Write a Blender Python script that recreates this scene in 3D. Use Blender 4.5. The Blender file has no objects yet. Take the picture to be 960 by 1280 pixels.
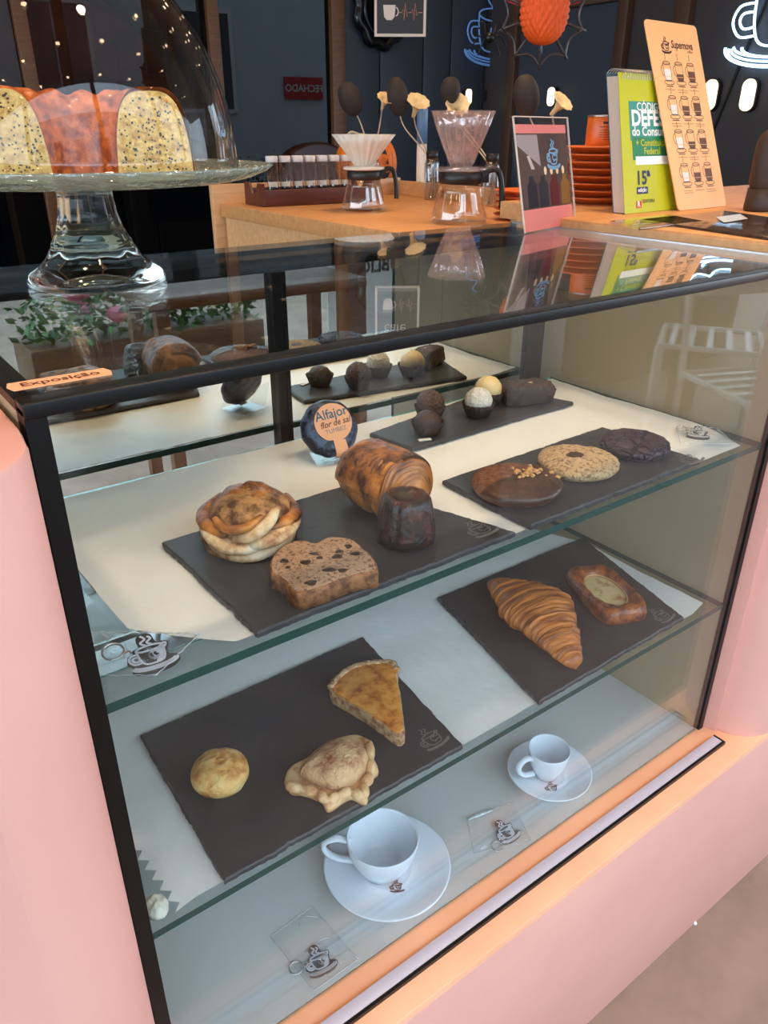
import bpy, bmesh, math, random
from mathutils import Vector, Matrix, noise
random.seed(7)
PI = math.pi
SC = bpy.context.scene
COL = SC.collection

# ---------------------------------------------------------------- camera
CAM = Vector((-0.0943, -0.4601, 0.8579))
YAW, PIT, ROLL, FPX = -0.63882, -0.463398, 0.00306, 957.57
_ca, _sa, _cb, _sb = math.cos(YAW), math.sin(YAW), math.cos(PIT), math.sin(PIT)
FW = Vector((-_sa*_cb, _ca*_cb, _sb))
_r0 = Vector((_ca, _sa, 0)); _u0 = _r0.cross(FW)
RT = _r0*math.cos(ROLL) + _u0*math.sin(ROLL)
UP = -_r0*math.sin(ROLL) + _u0*math.cos(ROLL)
cd = bpy.data.cameras.new('camera'); co = bpy.data.objects.new('camera', cd); COL.objects.link(co)
co.matrix_world = Matrix(((RT.x, UP.x, -FW.x, CAM.x), (RT.y, UP.y, -FW.y, CAM.y), (RT.z, UP.z, -FW.z, CAM.z), (0, 0, 0, 1)))
cd.sensor_fit = 'AUTO'; cd.sensor_width = 36; cd.lens = FPX/1280*36
cd.clip_start = 0.02; cd.clip_end = 200
SC.camera = co
# ---------------------------------------------------------------- world, exposure
w = bpy.data.worlds.new('sky'); SC.world = w; w.use_nodes = True
nt = w.node_tree; bg = nt.nodes['Background']
tc = nt.nodes.new('ShaderNodeTexCoord'); sx = nt.nodes.new('ShaderNodeSeparateXYZ'); rp = nt.nodes.new('ShaderNodeValToRGB')
nt.links.new(tc.outputs['Generated'], sx.inputs[0]); nt.links.new(sx.outputs['Z'], rp.inputs[0]); nt.links.new(rp.outputs[0], bg.inputs[0])
rp.color_ramp.elements[0].position = 0.0; rp.color_ramp.elements[0].color = (0.78, 0.89, 1.0, 1)
rp.color_ramp.elements[1].position = 0.7; rp.color_ramp.elements[1].color = (0.62, 0.80, 1.0, 1)
bg.inputs[1].default_value = 5.3
vs = SC.view_settings
SC.display_settings.display_device = 'sRGB'
vs.view_transform = 'Standard'; vs.look = 'None'; vs.gamma = 1; vs.use_curve_mapping = False
vs.exposure = 0.15
SC.cycles.max_bounces = 14; SC.cycles.transparent_max_bounces = 40; SC.cycles.transmission_bounces = 10
SC.cycles.diffuse_bounces = 4; SC.cycles.glossy_bounces = 8
SC.cycles.sample_clamp_indirect = 6.0
SC.cycles.use_denoising = True
SC.cycles.caustics_refractive = True; SC.cycles.caustics_reflective = False

def lamp(name, kind, loc, energy, color, target=None, **kw):
    l = bpy.data.lights.new(name, kind); l.energy = energy; l.color = color
    for k, v in kw.items(): setattr(l, k, v)
    o = bpy.data.objects.new(name, l); COL.objects.link(o); o.location = loc
    if target is not None:
        o.rotation_euler = (Vector(target) - Vector(loc)).to_track_quat('-Z', 'Y').to_euler()
    return o
WARM = (1.0, 0.69, 0.44)
DOWN = [(0.30, -0.25), (1.05, -0.20), (1.35, 0.55), (1.30, 1.25), (-0.35, 0.30), (0.35, 0.9)]
for i, (x, y) in enumerate(DOWN):
    lamp('downlight_beam', 'SPOT', (x, y, 2.13), (38, 42, 36, 42, 28, 16)[i], WARM, (x, y, 0), spot_size=1.25, spot_blend=0.6, shadow_soft_size=0.05)

# ---------------------------------------------------------------- pixel -> place helpers
def ray(px, py): return FW + RT*((px-480)/FPX) - UP*((py-640)/FPX)
def P(px, py, z): d = ray(px, py); return CAM + d*((z-CAM.z)/d.z)
def PY(px, py, y): d = ray(px, py); return CAM + d*((y-CAM.y)/d.y)
def PX(px, py, x): d = ray(px, py); return CAM + d*((x-CAM.x)/d.x)
def mpp(p): return (Vector(p)-CAM).dot(FW)/FPX
def place(cx, y1, hw, z, k=0.92):
    p = P(cx, y1, z); d = (p-CAM).normalized()
    return P(cx, y1 - hw*(-d.z)*k, z)
def lean(base, back, px, py):
    """base + s*back + h*Z seen at (px,py)"""
    d = ray(px, py); b = Vector(back)
    M = Matrix(((b.x, 0, -d.x), (b.y, 0, -d.y), (b.z, 1, -d.z)))
    s, h, t = M.inverted() @ (CAM - Vector(base)); return s, h
RG = Vector((RT.x, RT.y, 0)).normalized(); FG = Vector((FW.x, FW.y, 0)).normalized()
AZ = math.atan2(RG.y, RG.x)

# ---------------------------------------------------------------- materials
def lin(c):
    c = c/255.0
    return c/12.92 if c <= 0.04045 else ((c+0.055)/1.055)**2.4
def C(r, g, b): return (lin(r), lin(g), lin(b), 1)
MATS = {}
def mat(name, c, rough=0.5, metal=0.0, c2=None, scale=40, bump=0.0, bscale=None, emit=0, spec=0.5, detail=6, pos=(0.35, 0.65), stretch=None, coat=0, c3=None, subs=0):
    if name in MATS: return MATS[name]
    m = bpy.data.materials.new(name); m.use_nodes = True; MATS[name] = m
    n = m.node_tree.nodes; L = m.node_tree.links; b = n['Principled BSDF']
    b.inputs['Base Color'].default_value = c; b.inputs['Roughness'].default_value = rough; b.inputs['Metallic'].default_value = metal
    b.inputs['Specular IOR Level'].default_value = spec
    if coat: b.inputs['Coat Weight'].default_value = coat; b.inputs['Coat Roughness'].default_value = 0.12
    if subs:
        b.inputs['Subsurface Weight'].default_value = subs; b.inputs['Subsurface Radius'].default_value = (0.006, 0.003, 0.0015); b.inputs['Subsurface Scale'].default_value = 1
    if emit: b.inputs['Emission Color'].default_value = c; b.inputs['Emission Strength'].default_value = emit
    if c2 is not None or bump:
        t = n.new('ShaderNodeTexCoord'); v = t.outputs['Object']
        if stretch:
            mp = n.new('ShaderNodeMapping'); mp.inputs['Scale'].default_value = stretch; L.new(v, mp.inputs[0]); v = mp.outputs[0]
    if c2 is not None:
        nz = n.new('ShaderNodeTexNoise'); nz.inputs['Scale'].default_value = scale; nz.inputs['Detail'].default_value = detail; nz.inputs['Roughness'].default_value = 0.6
        L.new(v, nz.inputs['Vector'])
        r = n.new('ShaderNodeValToRGB'); L.new(nz.outputs['Fac'], r.inputs[0])
        r.color_ramp.elements[0].position = pos[0]; r.color_ramp.elements[0].color = c
        r.color_ramp.elements[1].position = pos[1]; r.color_ramp.elements[1].color = c2
        if c3 is not None:
            e = r.color_ramp.elements.new(min(0.98, pos[1]+0.12)); e.color = c3
        L.new(r.outputs[0], b.inputs['Base Color'])
    if bump:
        nb = n.new('ShaderNodeTexNoise'); nb.inputs['Scale'].default_value = bscale or scale*3; nb.inputs['Detail'].default_value = 5
        L.new(v, nb.inputs['Vector'])
        bp = n.new('ShaderNodeBump'); bp.inputs['Strength'].default_value = min(1, bump); bp.inputs['Distance'].default_value = 0.002*max(1, bump)
        L.new(nb.outputs['Fac'], bp.inputs['Height']); L.new(bp.outputs[0], b.inputs['Normal'])
    return m
def thin(name, tint=(0.97, 0.985, 0.98, 1), F0=0.04, rough=0.0, diffuse=None, dw=0.0, bump=0, bscale=60):
    """clear sheet: straight-through light plus a mirror whose strength follows the angle"""
    if name in MATS: return MATS[name]
    m = bpy.data.materials.new(name); m.use_nodes = True; MATS[name] = m
    n = m.node_tree.nodes; L = m.node_tree.links
    for x in list(n): n.remove(x)
    out = n.new('ShaderNodeOutputMaterial'); mix = n.new('ShaderNodeMixShader'); tr = n.new('ShaderNodeBsdfTransparent'); gl = n.new('ShaderNodeBsdfGlossy')
    tr.inputs[0].default_value = tint; gl.inputs['Roughness'].default_value = rough; gl.inputs[0].default_value = (1, 1, 1, 1)
    g = n.new('ShaderNodeNewGeometry'); dt = n.new('ShaderNodeVectorMath'); dt.operation = 'DOT_PRODUCT'
    L.new(g.outputs['Incoming'], dt.inputs[0]); L.new(g.outputs['Normal'], dt.inputs[1])
    def mth(op, a, b=None):
        x = n.new('ShaderNodeMath'); x.operation = op; x.use_clamp = op in ('ADD', 'MULTIPLY_ADD')
        L.new(a, x.inputs[0])
        if b is not None: x.inputs[1].default_value = b
        return x.outputs[0]
    a = mth('ABSOLUTE', dt.outputs['Value'])
    inv = n.new('ShaderNodeMath'); inv.operation = 'SUBTRACT'; inv.inputs[0].default_value = 1; L.new(a, inv.inputs[1]); inv.use_clamp = True
    p5 = mth('POWER', inv.outputs[0], 5); f = mth('ADD', mth('MULTIPLY', p5, 1-F0), F0)
    if bump:
        t = n.new('ShaderNodeTexCoord'); nb = n.new('ShaderNodeTexNoise'); nb.inputs['Scale'].default_value = bscale; L.new(t.outputs['Object'], nb.inputs['Vector'])
        bp = n.new('ShaderNodeBump'); bp.inputs['Strength'].default_value = bump; bp.inputs['Distance'].default_value = 0.004; L.new(nb.outputs['Fac'], bp.inputs['Height']); L.new(bp.outputs[0], gl.inputs['Normal'])
    L.new(f, mix.inputs[0]); L.new(tr.outputs[0], mix.inputs[1]); L.new(gl.outputs[0], mix.inputs[2])
    last = mix.outputs[0]
    if dw:
        df = n.new('ShaderNodeBsdfDiffuse'); df.inputs[0].default_value = diffuse; m2 = n.new('ShaderNodeMixShader'); m2.inputs[0].default_value = dw
        L.new(last, m2.inputs[1]); L.new(df.outputs[0], m2.inputs[2]); last = m2.outputs[0]
    L.new(last, out.inputs[0]); return m
def glass(name, color=(1, 1, 1, 1), ior=1.46, rough=0.0):
    if name in MATS: return MATS[name]
    m = bpy.data.materials.new(name); m.use_nodes = True; MATS[name] = m
    b = m.node_tree.nodes['Principled BSDF']; b.inputs['Base Color'].default_value = color; b.inputs['Transmission Weight'].default_value = 1
    b.inputs['IOR'].default_value = ior; b.inputs['Roughness'].default_value = rough; return m
def wood(name, c1, c2, axis=(1, 14, 14), rough=0.42):
    return mat(name, c1, rough, c2=c2, scale=6, stretch=axis, detail=8, bump=0.05, bscale=60)

# ---------------------------------------------------------------- mesh helpers
class MB:
    def __init__(s): s.b = bmesh.new(); s.mi = 0
    def _f(s, vs, sm=True):
        try: f = s.b.faces.new(vs)
        except ValueError: return None
        f.smooth = sm; f.material_index = s.mi; return f
    def box(s, x0, x1, y0, y1, z0, z1, M=None, bev=0.0):
        t = bmesh.new()
        v = [t.verts.new(p) for p in ((x0,y0,z0),(x1,y0,z0),(x1,y1,z0),(x0,y1,z0),(x0,y0,z1),(x1,y0,z1),(x1,y1,z1),(x0,y1,z1))]
        for q in ((3,2,1,0),(4,5,6,7),(0,1,5,4),(1,2,6,5),(2,3,7,6),(3,0,4,7)): t.faces.new([v[i] for i in q])
        if bev: bmesh.ops.bevel(t, geom=list(t.edges), offset=bev, segments=3, profile=0.5, affect='EDGES')
        s.merge(t, M, smooth=False); return s
    def merge(s, t, M=None, smooth=True):
        mp = {}
        for v in t.verts: mp[v] = s.b.verts.new(M @ v.co if M else v.co)
        for f in t.faces: s._f([mp[v] for v in f.verts], smooth)
        t.free()
    def surf(s, fn, nu, nv, wrap=True, cap0=False, cap1=False, smooth=True):
        g = []
        for j in range(nv+1):
            g.append([s.b.verts.new(fn(i/nu, j/nv)) for i in range(nu if wrap else nu+1)])
        m = nu if wrap else nu+1
        for j in range(nv):
            for i in range(nu):
                a, b = i, (i+1) % m
                s._f([g[j][a], g[j][b], g[j+1][b], g[j+1][a]], smooth)
        if cap0: s._f(list(reversed(g[0])), smooth)
        if cap1: s._f(g[-1], smooth)
        return s
    def lathe(s, prof, n=48, M=None, fl=None, cap0=False, cap1=False, smooth=True):
        k = len(prof)-1
        def fn(u, v):
            r, z = prof[round(v*k)]; a = u*2*PI
            if fl: r = fl(a, r, z, v)
            p = Vector((r*math.cos(a), r*math.sin(a), z)); return M @ p if M else p
        return s.surf(fn, n, k, True, cap0, cap1, smooth)
    def tube(s, pts, r, n=8, cap=True, flat=1.0, closed=False):
        pts = [Vector(p) for p in pts]; k = len(pts); rr = r if isinstance(r, (list, tuple)) else [r]*k
        tg = []
        for i in range(k):
            a = pts[(i-1) % k] if closed else pts[max(0, i-1)]; b = pts[(i+1) % k] if closed else pts[min(k-1, i+1)]
            d = (b-a); tg.append(d.normalized() if d.length > 1e-9 else Vector((0, 0, 1)))
        nrm = tg[0].orthogonal().normalized(); rows = []
        if abs(tg[0].z) < 0.9: nrm = (Vector((0, 0, 1)) - tg[0]*tg[0].z).normalized()
        for i in range(k):
            nrm = (nrm - tg[i]*nrm.dot(tg[i])); nrm = nrm.normalized() if nrm.length > 1e-6 else tg[i].orthogonal().normalized()
            bn = tg[i].cross(nrm)
            rows.append([s.b.verts.new(pts[i] + (nrm*math.cos(a)*flat + bn*math.sin(a))*rr[i]) for a in [2*PI*q/n for q in range(n)]])
        for i in range(k if closed else k-1):
            A, B = rows[i], rows[(i+1) % k]
            for q in range(n): s._f([A[q], A[(q+1) % n], B[(q+1) % n], B[q]])
        if cap and not closed: s._f(list(reversed(rows[0]))); s._f(rows[-1])
        return s
    def prism(s, poly, z0, z1, M=None, bev=0.0, smooth=False, seg=2):
        t = bmesh.new(); n = len(poly)
        a = [t.verts.new((p[0], p[1], z0)) for p in poly]; b = [t.verts.new((p[0], p[1], z1)) for p in poly]
        t.faces.new(list(reversed(a))); top = t.faces.new(b)
        for i in range(n): t.faces.new([a[i], a[(i+1) % n], b[(i+1) % n], b[i]])
        bmesh.ops.recalc_face_normals(t, faces=list(t.faces))
        if bev: bmesh.ops.bevel(t, geom=[e for e in top.edges], offset=bev, segments=seg, profile=0.5, affect='EDGES')
        s.merge(t, M, smooth); return s
    def flat(s, poly, z=0.0, M=None):
        vs = [s.b.verts.new((M @ Vector((p[0], p[1], z))) if M else (p[0], p[1], z)) for p in poly]; s._f(vs, False); return s
    def ribbon(s, pts, wd, z=0.0, M=None, closed=False):
        pts = [Vector((p[0], p[1], 0)) for p in pts]; k = len(pts); L = []
        for i in range(k):
            a = pts[(i-1) % k] if closed else pts[max(0, i-1)]; b = pts[(i+1) % k] if closed else pts[min(k-1, i+1)]
            d = (b-a).normalized(); nn = Vector((-d.y, d.x, 0))*wd*0.5; q = []
            for sg in (1, -1):
                p = pts[i] + nn*sg; p.z = z; q.append(s.b.verts.new(M @ p if M else p))
            L.append(q)
        for i in range(k if closed else k-1):
            A, B = L[i], L[(i+1) % k]; s._f([A[0], A[1], B[1], B[0]], False)
        return s
    def build(s, name, m, parent=None, M=None, recalc=True):
        if recalc: bmesh.ops.recalc_face_normals(s.b, faces=list(s.b.faces))
        hard = any(not f.smooth for f in s.b.faces)
        me = bpy.data.meshes.new(name); s.b.to_mesh(me); s.b.free()
        if hard and recalc:
            me.polygons.foreach_set('use_smooth', [True]*len(me.polygons)); me.set_sharp_from_angle(angle=0.6)
        for x in (m if isinstance(m, (list, tuple)) else [m]): me.materials.append(x)
        o = bpy.data.objects.new(name, me); COL.objects.link(o)
        if parent: o.parent = parent
        if M: o.matrix_local = M
        return o
def tag(o, label=None, cat=None, group=None, kind=None):
    if label: o['label'] = label
    if cat: o['category'] = cat
    if group: o['group'] = group
    if kind: o['kind'] = kind
    return o
def thing(name, label, cat, loc=(0, 0, 0), rz=0.0, group=None, M=None):
    o = bpy.data.objects.new(name, None); COL.objects.link(o); o.empty_display_size = 0.02
    if M is not None: o.matrix_world = M
    else: o.location = loc; o.rotation_euler = (0, 0, rz)
    return tag(o, label, cat, group)
def struct(o): o['kind'] = 'structure'; return o
def dup(root, loc=None, rz=None, label=None, name=None):
    r = root.copy(); COL.objects.link(r)
    if loc is not None: r.location = loc
    if rz is not None: r.rotation_euler = (0, 0, rz)
    if label: r['label'] = label
    for ch in list(root.children):
        c = ch.copy(); COL.objects.link(c); c.parent = r
        for g in ch.children:
            d = g.copy(); COL.objects.link(d); d.parent = c
    return r
def axes(o, x, y):
    x = Vector(x).normalized(); y = Vector(y); y = (y - x*y.dot(x)).normalized(); z = x.cross(y)
    return Matrix(((x.x, y.x, z.x, o[0]), (x.y, y.y, z.y, o[1]), (x.z, y.z, z.z, o[2]), (0, 0, 0, 1)))
def TR(x=0, y=0, z=0): return Matrix.Translation((x, y, z))
def RZ(a): return Matrix.Rotation(a, 4, 'Z')
def text(body, size, m, parent, M, name='lettering', bold=0.0, align='LEFT', shear=0.0, sx=1.0, space=1.0):
    cu = bpy.data.curves.new('t', 'FONT'); cu.body = body; cu.size = size; cu.align_x = align; cu.offset = bold*size; cu.shear = shear; cu.resolution_u = 3; cu.space_line = space
    o = bpy.data.objects.new('t', cu); COL.objects.link(o)
    dg = bpy.context.evaluated_depsgraph_get(); dg.update()
    me = bpy.data.meshes.new_from_object(o.evaluated_get(dg)); bpy.data.objects.remove(o); bpy.data.curves.remove(cu)
    me.materials.clear(); me.materials.append(m)
    if sx != 1: me.transform(Matrix.Diagonal((sx, 1, 1, 1)))
    q = bpy.data.objects.new(name, me); COL.objects.link(q); q.parent = parent; q.matrix_local = M; return q
def N(p, s=1.0, o=0.0): return noise.noise(Vector((p[0]*s+o, p[1]*s-o*0.7, p[2]*s+o*1.3)))
def arc(cx, cy, rx, ry, a0, a1, n=24): return [(cx+rx*math.cos(a0+(a1-a0)*i/n), cy+ry*math.sin(a0+(a1-a0)*i/n)) for i in range(n+1)]
def smooth_line(pts, n=6):
    out = []; k = len(pts)
    for i in range(k-1):
        p0, p1, p2, p3 = [Vector(pts[max(0, min(k-1, j))]) for j in (i-1, i, i+1, i+2)]
        for q in range(n):
            t = q/n; out.append(0.5*((2*p1) + (p2-p0)*t + (2*p0-5*p1+4*p2-p3)*t*t + (3*p1-p0-3*p2+p3)*t**3))
    out.append(Vector(pts[-1])); return out
# the coffee-cup emblem: mug with steam and a pointing hand on a saucer, in a unit square
def emblem_lines():
    e = []
    e.append(arc(0.0, 0.20, 0.33, 0.085, 0, 2*PI, 28))
    e.append(smooth_line([(-0.33, 0.2, 0), (-0.31, -0.08, 0), (-0.22, -0.27, 0), (0.0, -0.31, 0), (0.22, -0.27, 0), (0.31, -0.08, 0), (0.33, 0.2, 0)], 5))
    e.append(smooth_line([(-0.33, 0.10, 0), (-0.50, 0.08, 0), (-0.56, -0.06, 0), (-0.46, -0.20, 0), (-0.27, -0.20, 0)], 5))
    e.append(smooth_line([(-0.33, 0.02, 0), (-0.45, 0.01, 0), (-0.48, -0.06, 0), (-0.42, -0.13, 0), (-0.30, -0.12, 0)], 4))
    e.append(arc(0.0, -0.29, 0.50, 0.12, PI, 2*PI, 20)); e.append(arc(0.0, -0.33, 0.56, 0.16, PI*0.95, PI*2.05, 24)); e.append(arc(0.0, -0.31, 0.53, 0.14, PI, 2*PI, 20))
    e.append(smooth_line([(-0.05, 0.30, 0), (-0.16, 0.42, 0), (-0.02, 0.52, 0), (-0.10, 0.66, 0)], 5))
    e.append(smooth_line([(0.10, 0.30, 0), (0.00, 0.40, 0), (0.12, 0.50, 0), (0.06, 0.60, 0)], 5))
    e.append(arc(0.06, -0.04, 0.13, 0.12, 0.35, 5.6, 18)); e.append(smooth_line([(0.05, 0.02, 0), (0.16, 0.06, 0), (0.34, 0.23, 0), (0.42, 0.21, 0), (0.38, 0.13, 0), (0.22, 0.0, 0)], 5))
    e.append(smooth_line([(0.0, -0.20, 0), (0.12, -0.14, 0), (0.26, -0.14, 0)], 4))
    return e
EMB = emblem_lines()
def emblem(M, size, wd, m, parent, name='emblem', z=0.0):
    b = MB()
    for l in EMB: b.ribbon([(p[0]*size, p[1]*size) for p in l], wd, z)
    return b.build(name, m, parent, M)
def emblem_outline(g=0.07):
    return [(-0.62, -0.06), (-0.56, 0.13), (-0.40, 0.17), (-0.40, 0.28), (-0.22, 0.34), (-0.22, 0.62), (-0.05, 0.74), (0.16, 0.66), (0.22, 0.36), (0.40, 0.32), (0.50, 0.24), (0.42, 0.05), (0.40, -0.12), (0.60, -0.24), (0.60, -0.38), (0.36, -0.52), (0.0, -0.56), (-0.36, -0.52), (-0.58, -0.38), (-0.52, -0.24)]
# ---------------------------------------------------------------- shared materials
W, D, Z1, Z2, ZT, YF, ZG = 0.87, 0.400, 0.2376, 0.4893, 0.7218, -0.076, -0.40
YB = 0.487
pink = mat('pink_paint', C(206, 152, 140), 0.55, c2=C(213, 160, 147), scale=3, bump=0.12, bscale=14)
black = mat('black_profile', C(9, 9, 9), 0.35, spec=0.3)
blackm = mat('black_plastic', C(24, 22, 21), 0.4)
woodm = wood('light_wood', C(196, 138, 84), C(214, 158, 102))
woodl = wood('light_wood_edge', C(206, 156, 106), C(222, 174, 122))
darkwood = wood('dark_red_wood', C(74, 30, 16), C(96, 42, 22))
brownpost = wood('brown_post', C(96, 60, 32), C(120, 78, 42))
conc = mat('concrete', C(126, 104, 90), 0.7, c2=C(146, 122, 106), scale=7, bump=0.1, bscale=60)
laminate = mat('white_laminate', C(196, 198, 196), 0.35)
taupe = mat('taupe_panel', C(158, 140, 112), 0.4)
mirror = mat('mirror_silver', (0.86, 0.90, 0.88, 1), 0.005, metal=1.0)
pane = thin('clear_pane', (0.955, 0.98, 0.976, 1), 0.028)
toppane = thin('top_pane', (0.90, 0.93, 0.92, 1), 0.045)
shelfg = thin('shelf_glass', (0.95, 0.975, 0.968, 1), 0.035)
edge = mat('glass_edge', C(5, 62, 58), 0.3, spec=0.15)
navy = mat('navy_panel', C(58, 66, 78), 0.5)
char = mat('charcoal_panel', C(60, 56, 57), 0.5)
white = mat('white_paint', C(225, 226, 228), 0.6)
steel = mat('brushed_steel', C(190, 190, 192), 0.3, metal=1.0)

# ---------------------------------------------------------------- setting
b = MB(); b.box(-9, 12, -12, 0.6, ZG-0.1, ZG); floor = struct(b.build('floor', conc))
b = MB(); b.box(-9, 12, 0.6, 8, ZG-0.1, ZG-0.001); struct(b.build('floor', mat('cafe_floor', C(46, 38, 34), 0.5)))
ceilm = mat('brown_ceiling', C(160, 112, 74), 0.7)
b = MB(); b.box(-5, 6, -1.7, 3.6, 2.16, 2.26); struct(b.build('ceiling', ceilm))
# pink counter front: left pier, sill, base wall, right pier
def pier(prof, z1, name):
    bb = MB(); bb.prism(prof, ZG, z1, bev=0.004, seg=2); return bb.build(name, pink)
lp = [(-1.6, YF), (-0.085, YF)] + [(-0.085+0.068*math.cos(a), -0.022+0.054*math.sin(a)) for a in [(-PI/2)+i*(PI/2)/24 for i in range(25)]] + [(-0.0145, 0.0), (-0.0145, 0.12), (-0.03, 0.125), (-1.6, 0.125)]
pl = MB(); pl.prism(lp, ZG, 0.704, bev=0.004); struct(pl.build('wall_left', pink))
rp_ = [(0.883, 0.03), (0.883, 0.002), (0.889, -0.022)] + [(0.965+0.072*math.cos(a), -0.004+0.072*math.sin(a)) for a in [PI*1.08+i*(PI*0.42)/24 for i in range(25)]] + [(2.6, YF), (2.6, 0.03)]
pr_ = MB(); pr_.prism(rp_, 0.0, 0.7045, bev=0.003); struct(pr_.build('wall_right', pink))
b = MB(); b.box(-0.085, 2.6, YF, 0.012, ZG, -0.0125, bev=0.002); struct(b.build('wall_front', pink))
b = MB(); b.prism([(-0.085, YF), (2.6, YF), (2.6, -0.0), (-0.085, 0.0)], -0.012, 0.0, bev=0.002); struct(b.build('trim_1', mat('warm_light_sill', C(236, 176, 138), 0.5, c2=C(230, 168, 130), scale=8)))  # sill shares the pink paint; warm light from above put into its colour
for i, (x, y) in enumerate([(0.43, -0.012), (0.39, -0.014), (0.68, -0.013)]):
    pass

# ---------------------------------------------------------------- display case
case = thing('display_case', 'glass pastry display case with black trim built into the pink counter', 'display case', (0, 0, 0))
def cpart(name, m, *boxes, bev=0.0, parent=None):
    bb = MB()
    for q in boxes: bb.box(*q, bev=bev)
    return bb.build(name, m, parent or case)
cpart('front_pane', pane, (0, W, -0.004, 0.0, 0.001, ZT-0.006))
cpart('top_pane', toppane, (-0.006, W+0.006, -0.004, YB, ZT-0.006, ZT))
cpart('corner_trim', black, (-0.0125, 0.0, -0.006, 0.012, 0.0, ZT-0.008))
cpart('corner_trim', black, (W+0.001, W+0.011, -0.006, 0.004, 0.0, ZT-0.008))
cpart('top_trim', black, (-0.0125, W+0.012, -0.008, 0.010, ZT-0.013, ZT-0.003), bev=0.0015)
cpart('side_trim', black, (-0.0125, 0.004, 0.010, YB, ZT-0.012, ZT-0.0055))
cpart('side_trim', steel, (W-0.001, W+0.012, 0.010, YB, ZT-0.012, ZT+0.001))
cpart('side_panel', taupe, (-0.0125, -0.0005, 0.012, D+0.02, 0, ZT-0.012))
cpart('side_panel', taupe, (W, W+0.013, 0.004, D+0.02, 0, ZT-0.012))
cpart('floor_panel', laminate, (-0.0005, W, 0.001, D+0.02, -0.012, 0.0))
cpart('top_rail', black, (-0.0125, W+0.012, D-0.004, YB, ZT-0.020, ZT-0.0065))
cpart('back_panel', black, (-0.0125, W+0.012, D+0.022, YB, ZG, ZT-0.021))
cpart('bottom_track', steel, (0.0, W-0.0005, D-0.012, D-0.004, 0.0, 0.008))
d1 = cpart('mirror_door', mirror, (0.0, 0.382, D+0.008, D+0.012, 0.002, ZT-0.021))
cpart('door_stile', black, (0.3705, 0.3835, D-0.002, D+0.0075, 0.002, ZT-0.021), parent=d1)
d2 = cpart('mirror_door', mirror, (0.384, W-0.001, D+0.004, D+0.0075, 0.002, ZT-0.021))
cpart('door_stile', black, (0.384, 0.390, D-0.002, D+0.0035, 0.002, ZT-0.021), parent=d2)
cpart('door_stile', mat('dark_brown_stile', C(34, 22, 18), 0.35), (0.836, W-0.001, D-0.004, D+0.0035, 0.002, ZT-0.021), parent=d2)
def shelf(z):
    bb = MB(); bb.box(0.0008, W-0.0008, 0.0015, D-0.026, z-0.0085, z, bev=0)
    o = bb.build('glass_shelf', [shelfg, edge, mat('glowing_back_edge', C(90, 200, 182), 0.5)], case)  # back edge coloured lighter to stand for light glowing through the glass
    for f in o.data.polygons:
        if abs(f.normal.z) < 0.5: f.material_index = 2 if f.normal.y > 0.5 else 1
    return o
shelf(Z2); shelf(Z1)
# light strip on the sill
strip = thing('led_strip', 'aluminium light channel lying along the warm-lit sill under the glass', 'light strip', (0.4, -0.04, 0.0005))
b = MB(); b.prism([(-0.46, -0.0052), (0.472, -0.0052), (0.472, 0.0105), (-0.46, 0.0105)], 0.0, 0.0060, bev=0.002); b.build('diffuser', mat('milky_diffuser', C(186, 178, 190), 0.35), strip)
b = MB(); b.box(-0.46, 0.475, -0.0090, -0.0055, 0.0, 0.0058); b.box(0.4724, 0.475, -0.0055, 0.0105, 0, 0.0058); b.build('black_edge', black, strip)

# ---------------------------------------------------------------- wrapping paper on the shelves
def paper(name, label, poly, z, seed):
    t = bmesh.new(); f = t.faces.new([t.verts.new((p[0], p[1], 0)) for p in poly])
    bmesh.ops.triangulate(t, faces=[f])
    xs = [p[0] for p in poly]; ys = [p[1] for p in poly]
    x = min(xs)+0.02
    while x < max(xs):
        bmesh.ops.bisect_plane(t, geom=t.verts[:]+t.edges[:]+t.faces[:], plane_co=(x, 0, 0), plane_no=(1, 0, 0)); x += 0.016
    y = min(ys)+0.015
    while y < max(ys):
        bmesh.ops.bisect_plane(t, geom=t.verts[:]+t.edges[:]+t.faces[:], plane_co=(0, y, 0), plane_no=(0, 1, 0)); y += 0.016
    for v in t.verts:
        q = Vector((v.co.x, v.co.y*1.6, seed)); v.co.z = 0.0002 + 0.0020*abs(noise.noise(q*11)) + 0.0012*max(0, noise.noise(q*30))
    bb = MB(); bb.merge(t); o = bb.build(name, mat('greaseproof_paper', C(230, 228, 224), 0.42, c2=C(239, 237, 233), scale=6, bump=1.6, bscale=16), recalc=False)
    o.location = (0, 0, z); tag(o, label, 'paper', 'greaseproof sheets under the slates'); return o
up = [(0.006, 0.366), (0.043, 0.2), (0.0465, 0.082), (0.075, 0.05), (0.11, 0.014), (0.20, 0.012), (0.60, 0.012), (0.835, 0.012)]
q = P(932, 560, Z2); up += [(min(q.x, 0.866), max(q.y, 0.01))]
for px, py in ((890, 537), (850, 520), (800, 508), (760, 497), (720, 484), (690, 474)):
    q = P(px, py, Z2); up.append((min(q.x, 0.864), min(q.y, 0.370)))
up += [(0.80, 0.370), (0.60, 0.368), (0.44, 0.371), (0.2, 0.370)]
paper('wrapping_paper', 'crumpled white greaseproof sheet on the middle glass shelf', up, Z2, 1.0)
lo = [(0.001, 0.370), (0.001, 0.19)]
a0, a1 = P(166, 1062, Z1), P(222, 1140, Z1)
nz = 12
for i in range(nz+1):
    p = a0.lerp(a1, i/nz); lo.append((max(0.0015, p.x+(0.006 if i % 2 else -0.002)), p.y))
lo += [(a1.x+0.02, 0.012)]
for px, py in ((600, 925), (870, 770), (879, 754), (800, 715), (735, 680)):
    q = P(px, py, Z1); lo.append((min(q.x, 0.865), max(q.y, 0.012)))
lo += [(0.80, 0.370)]
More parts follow.
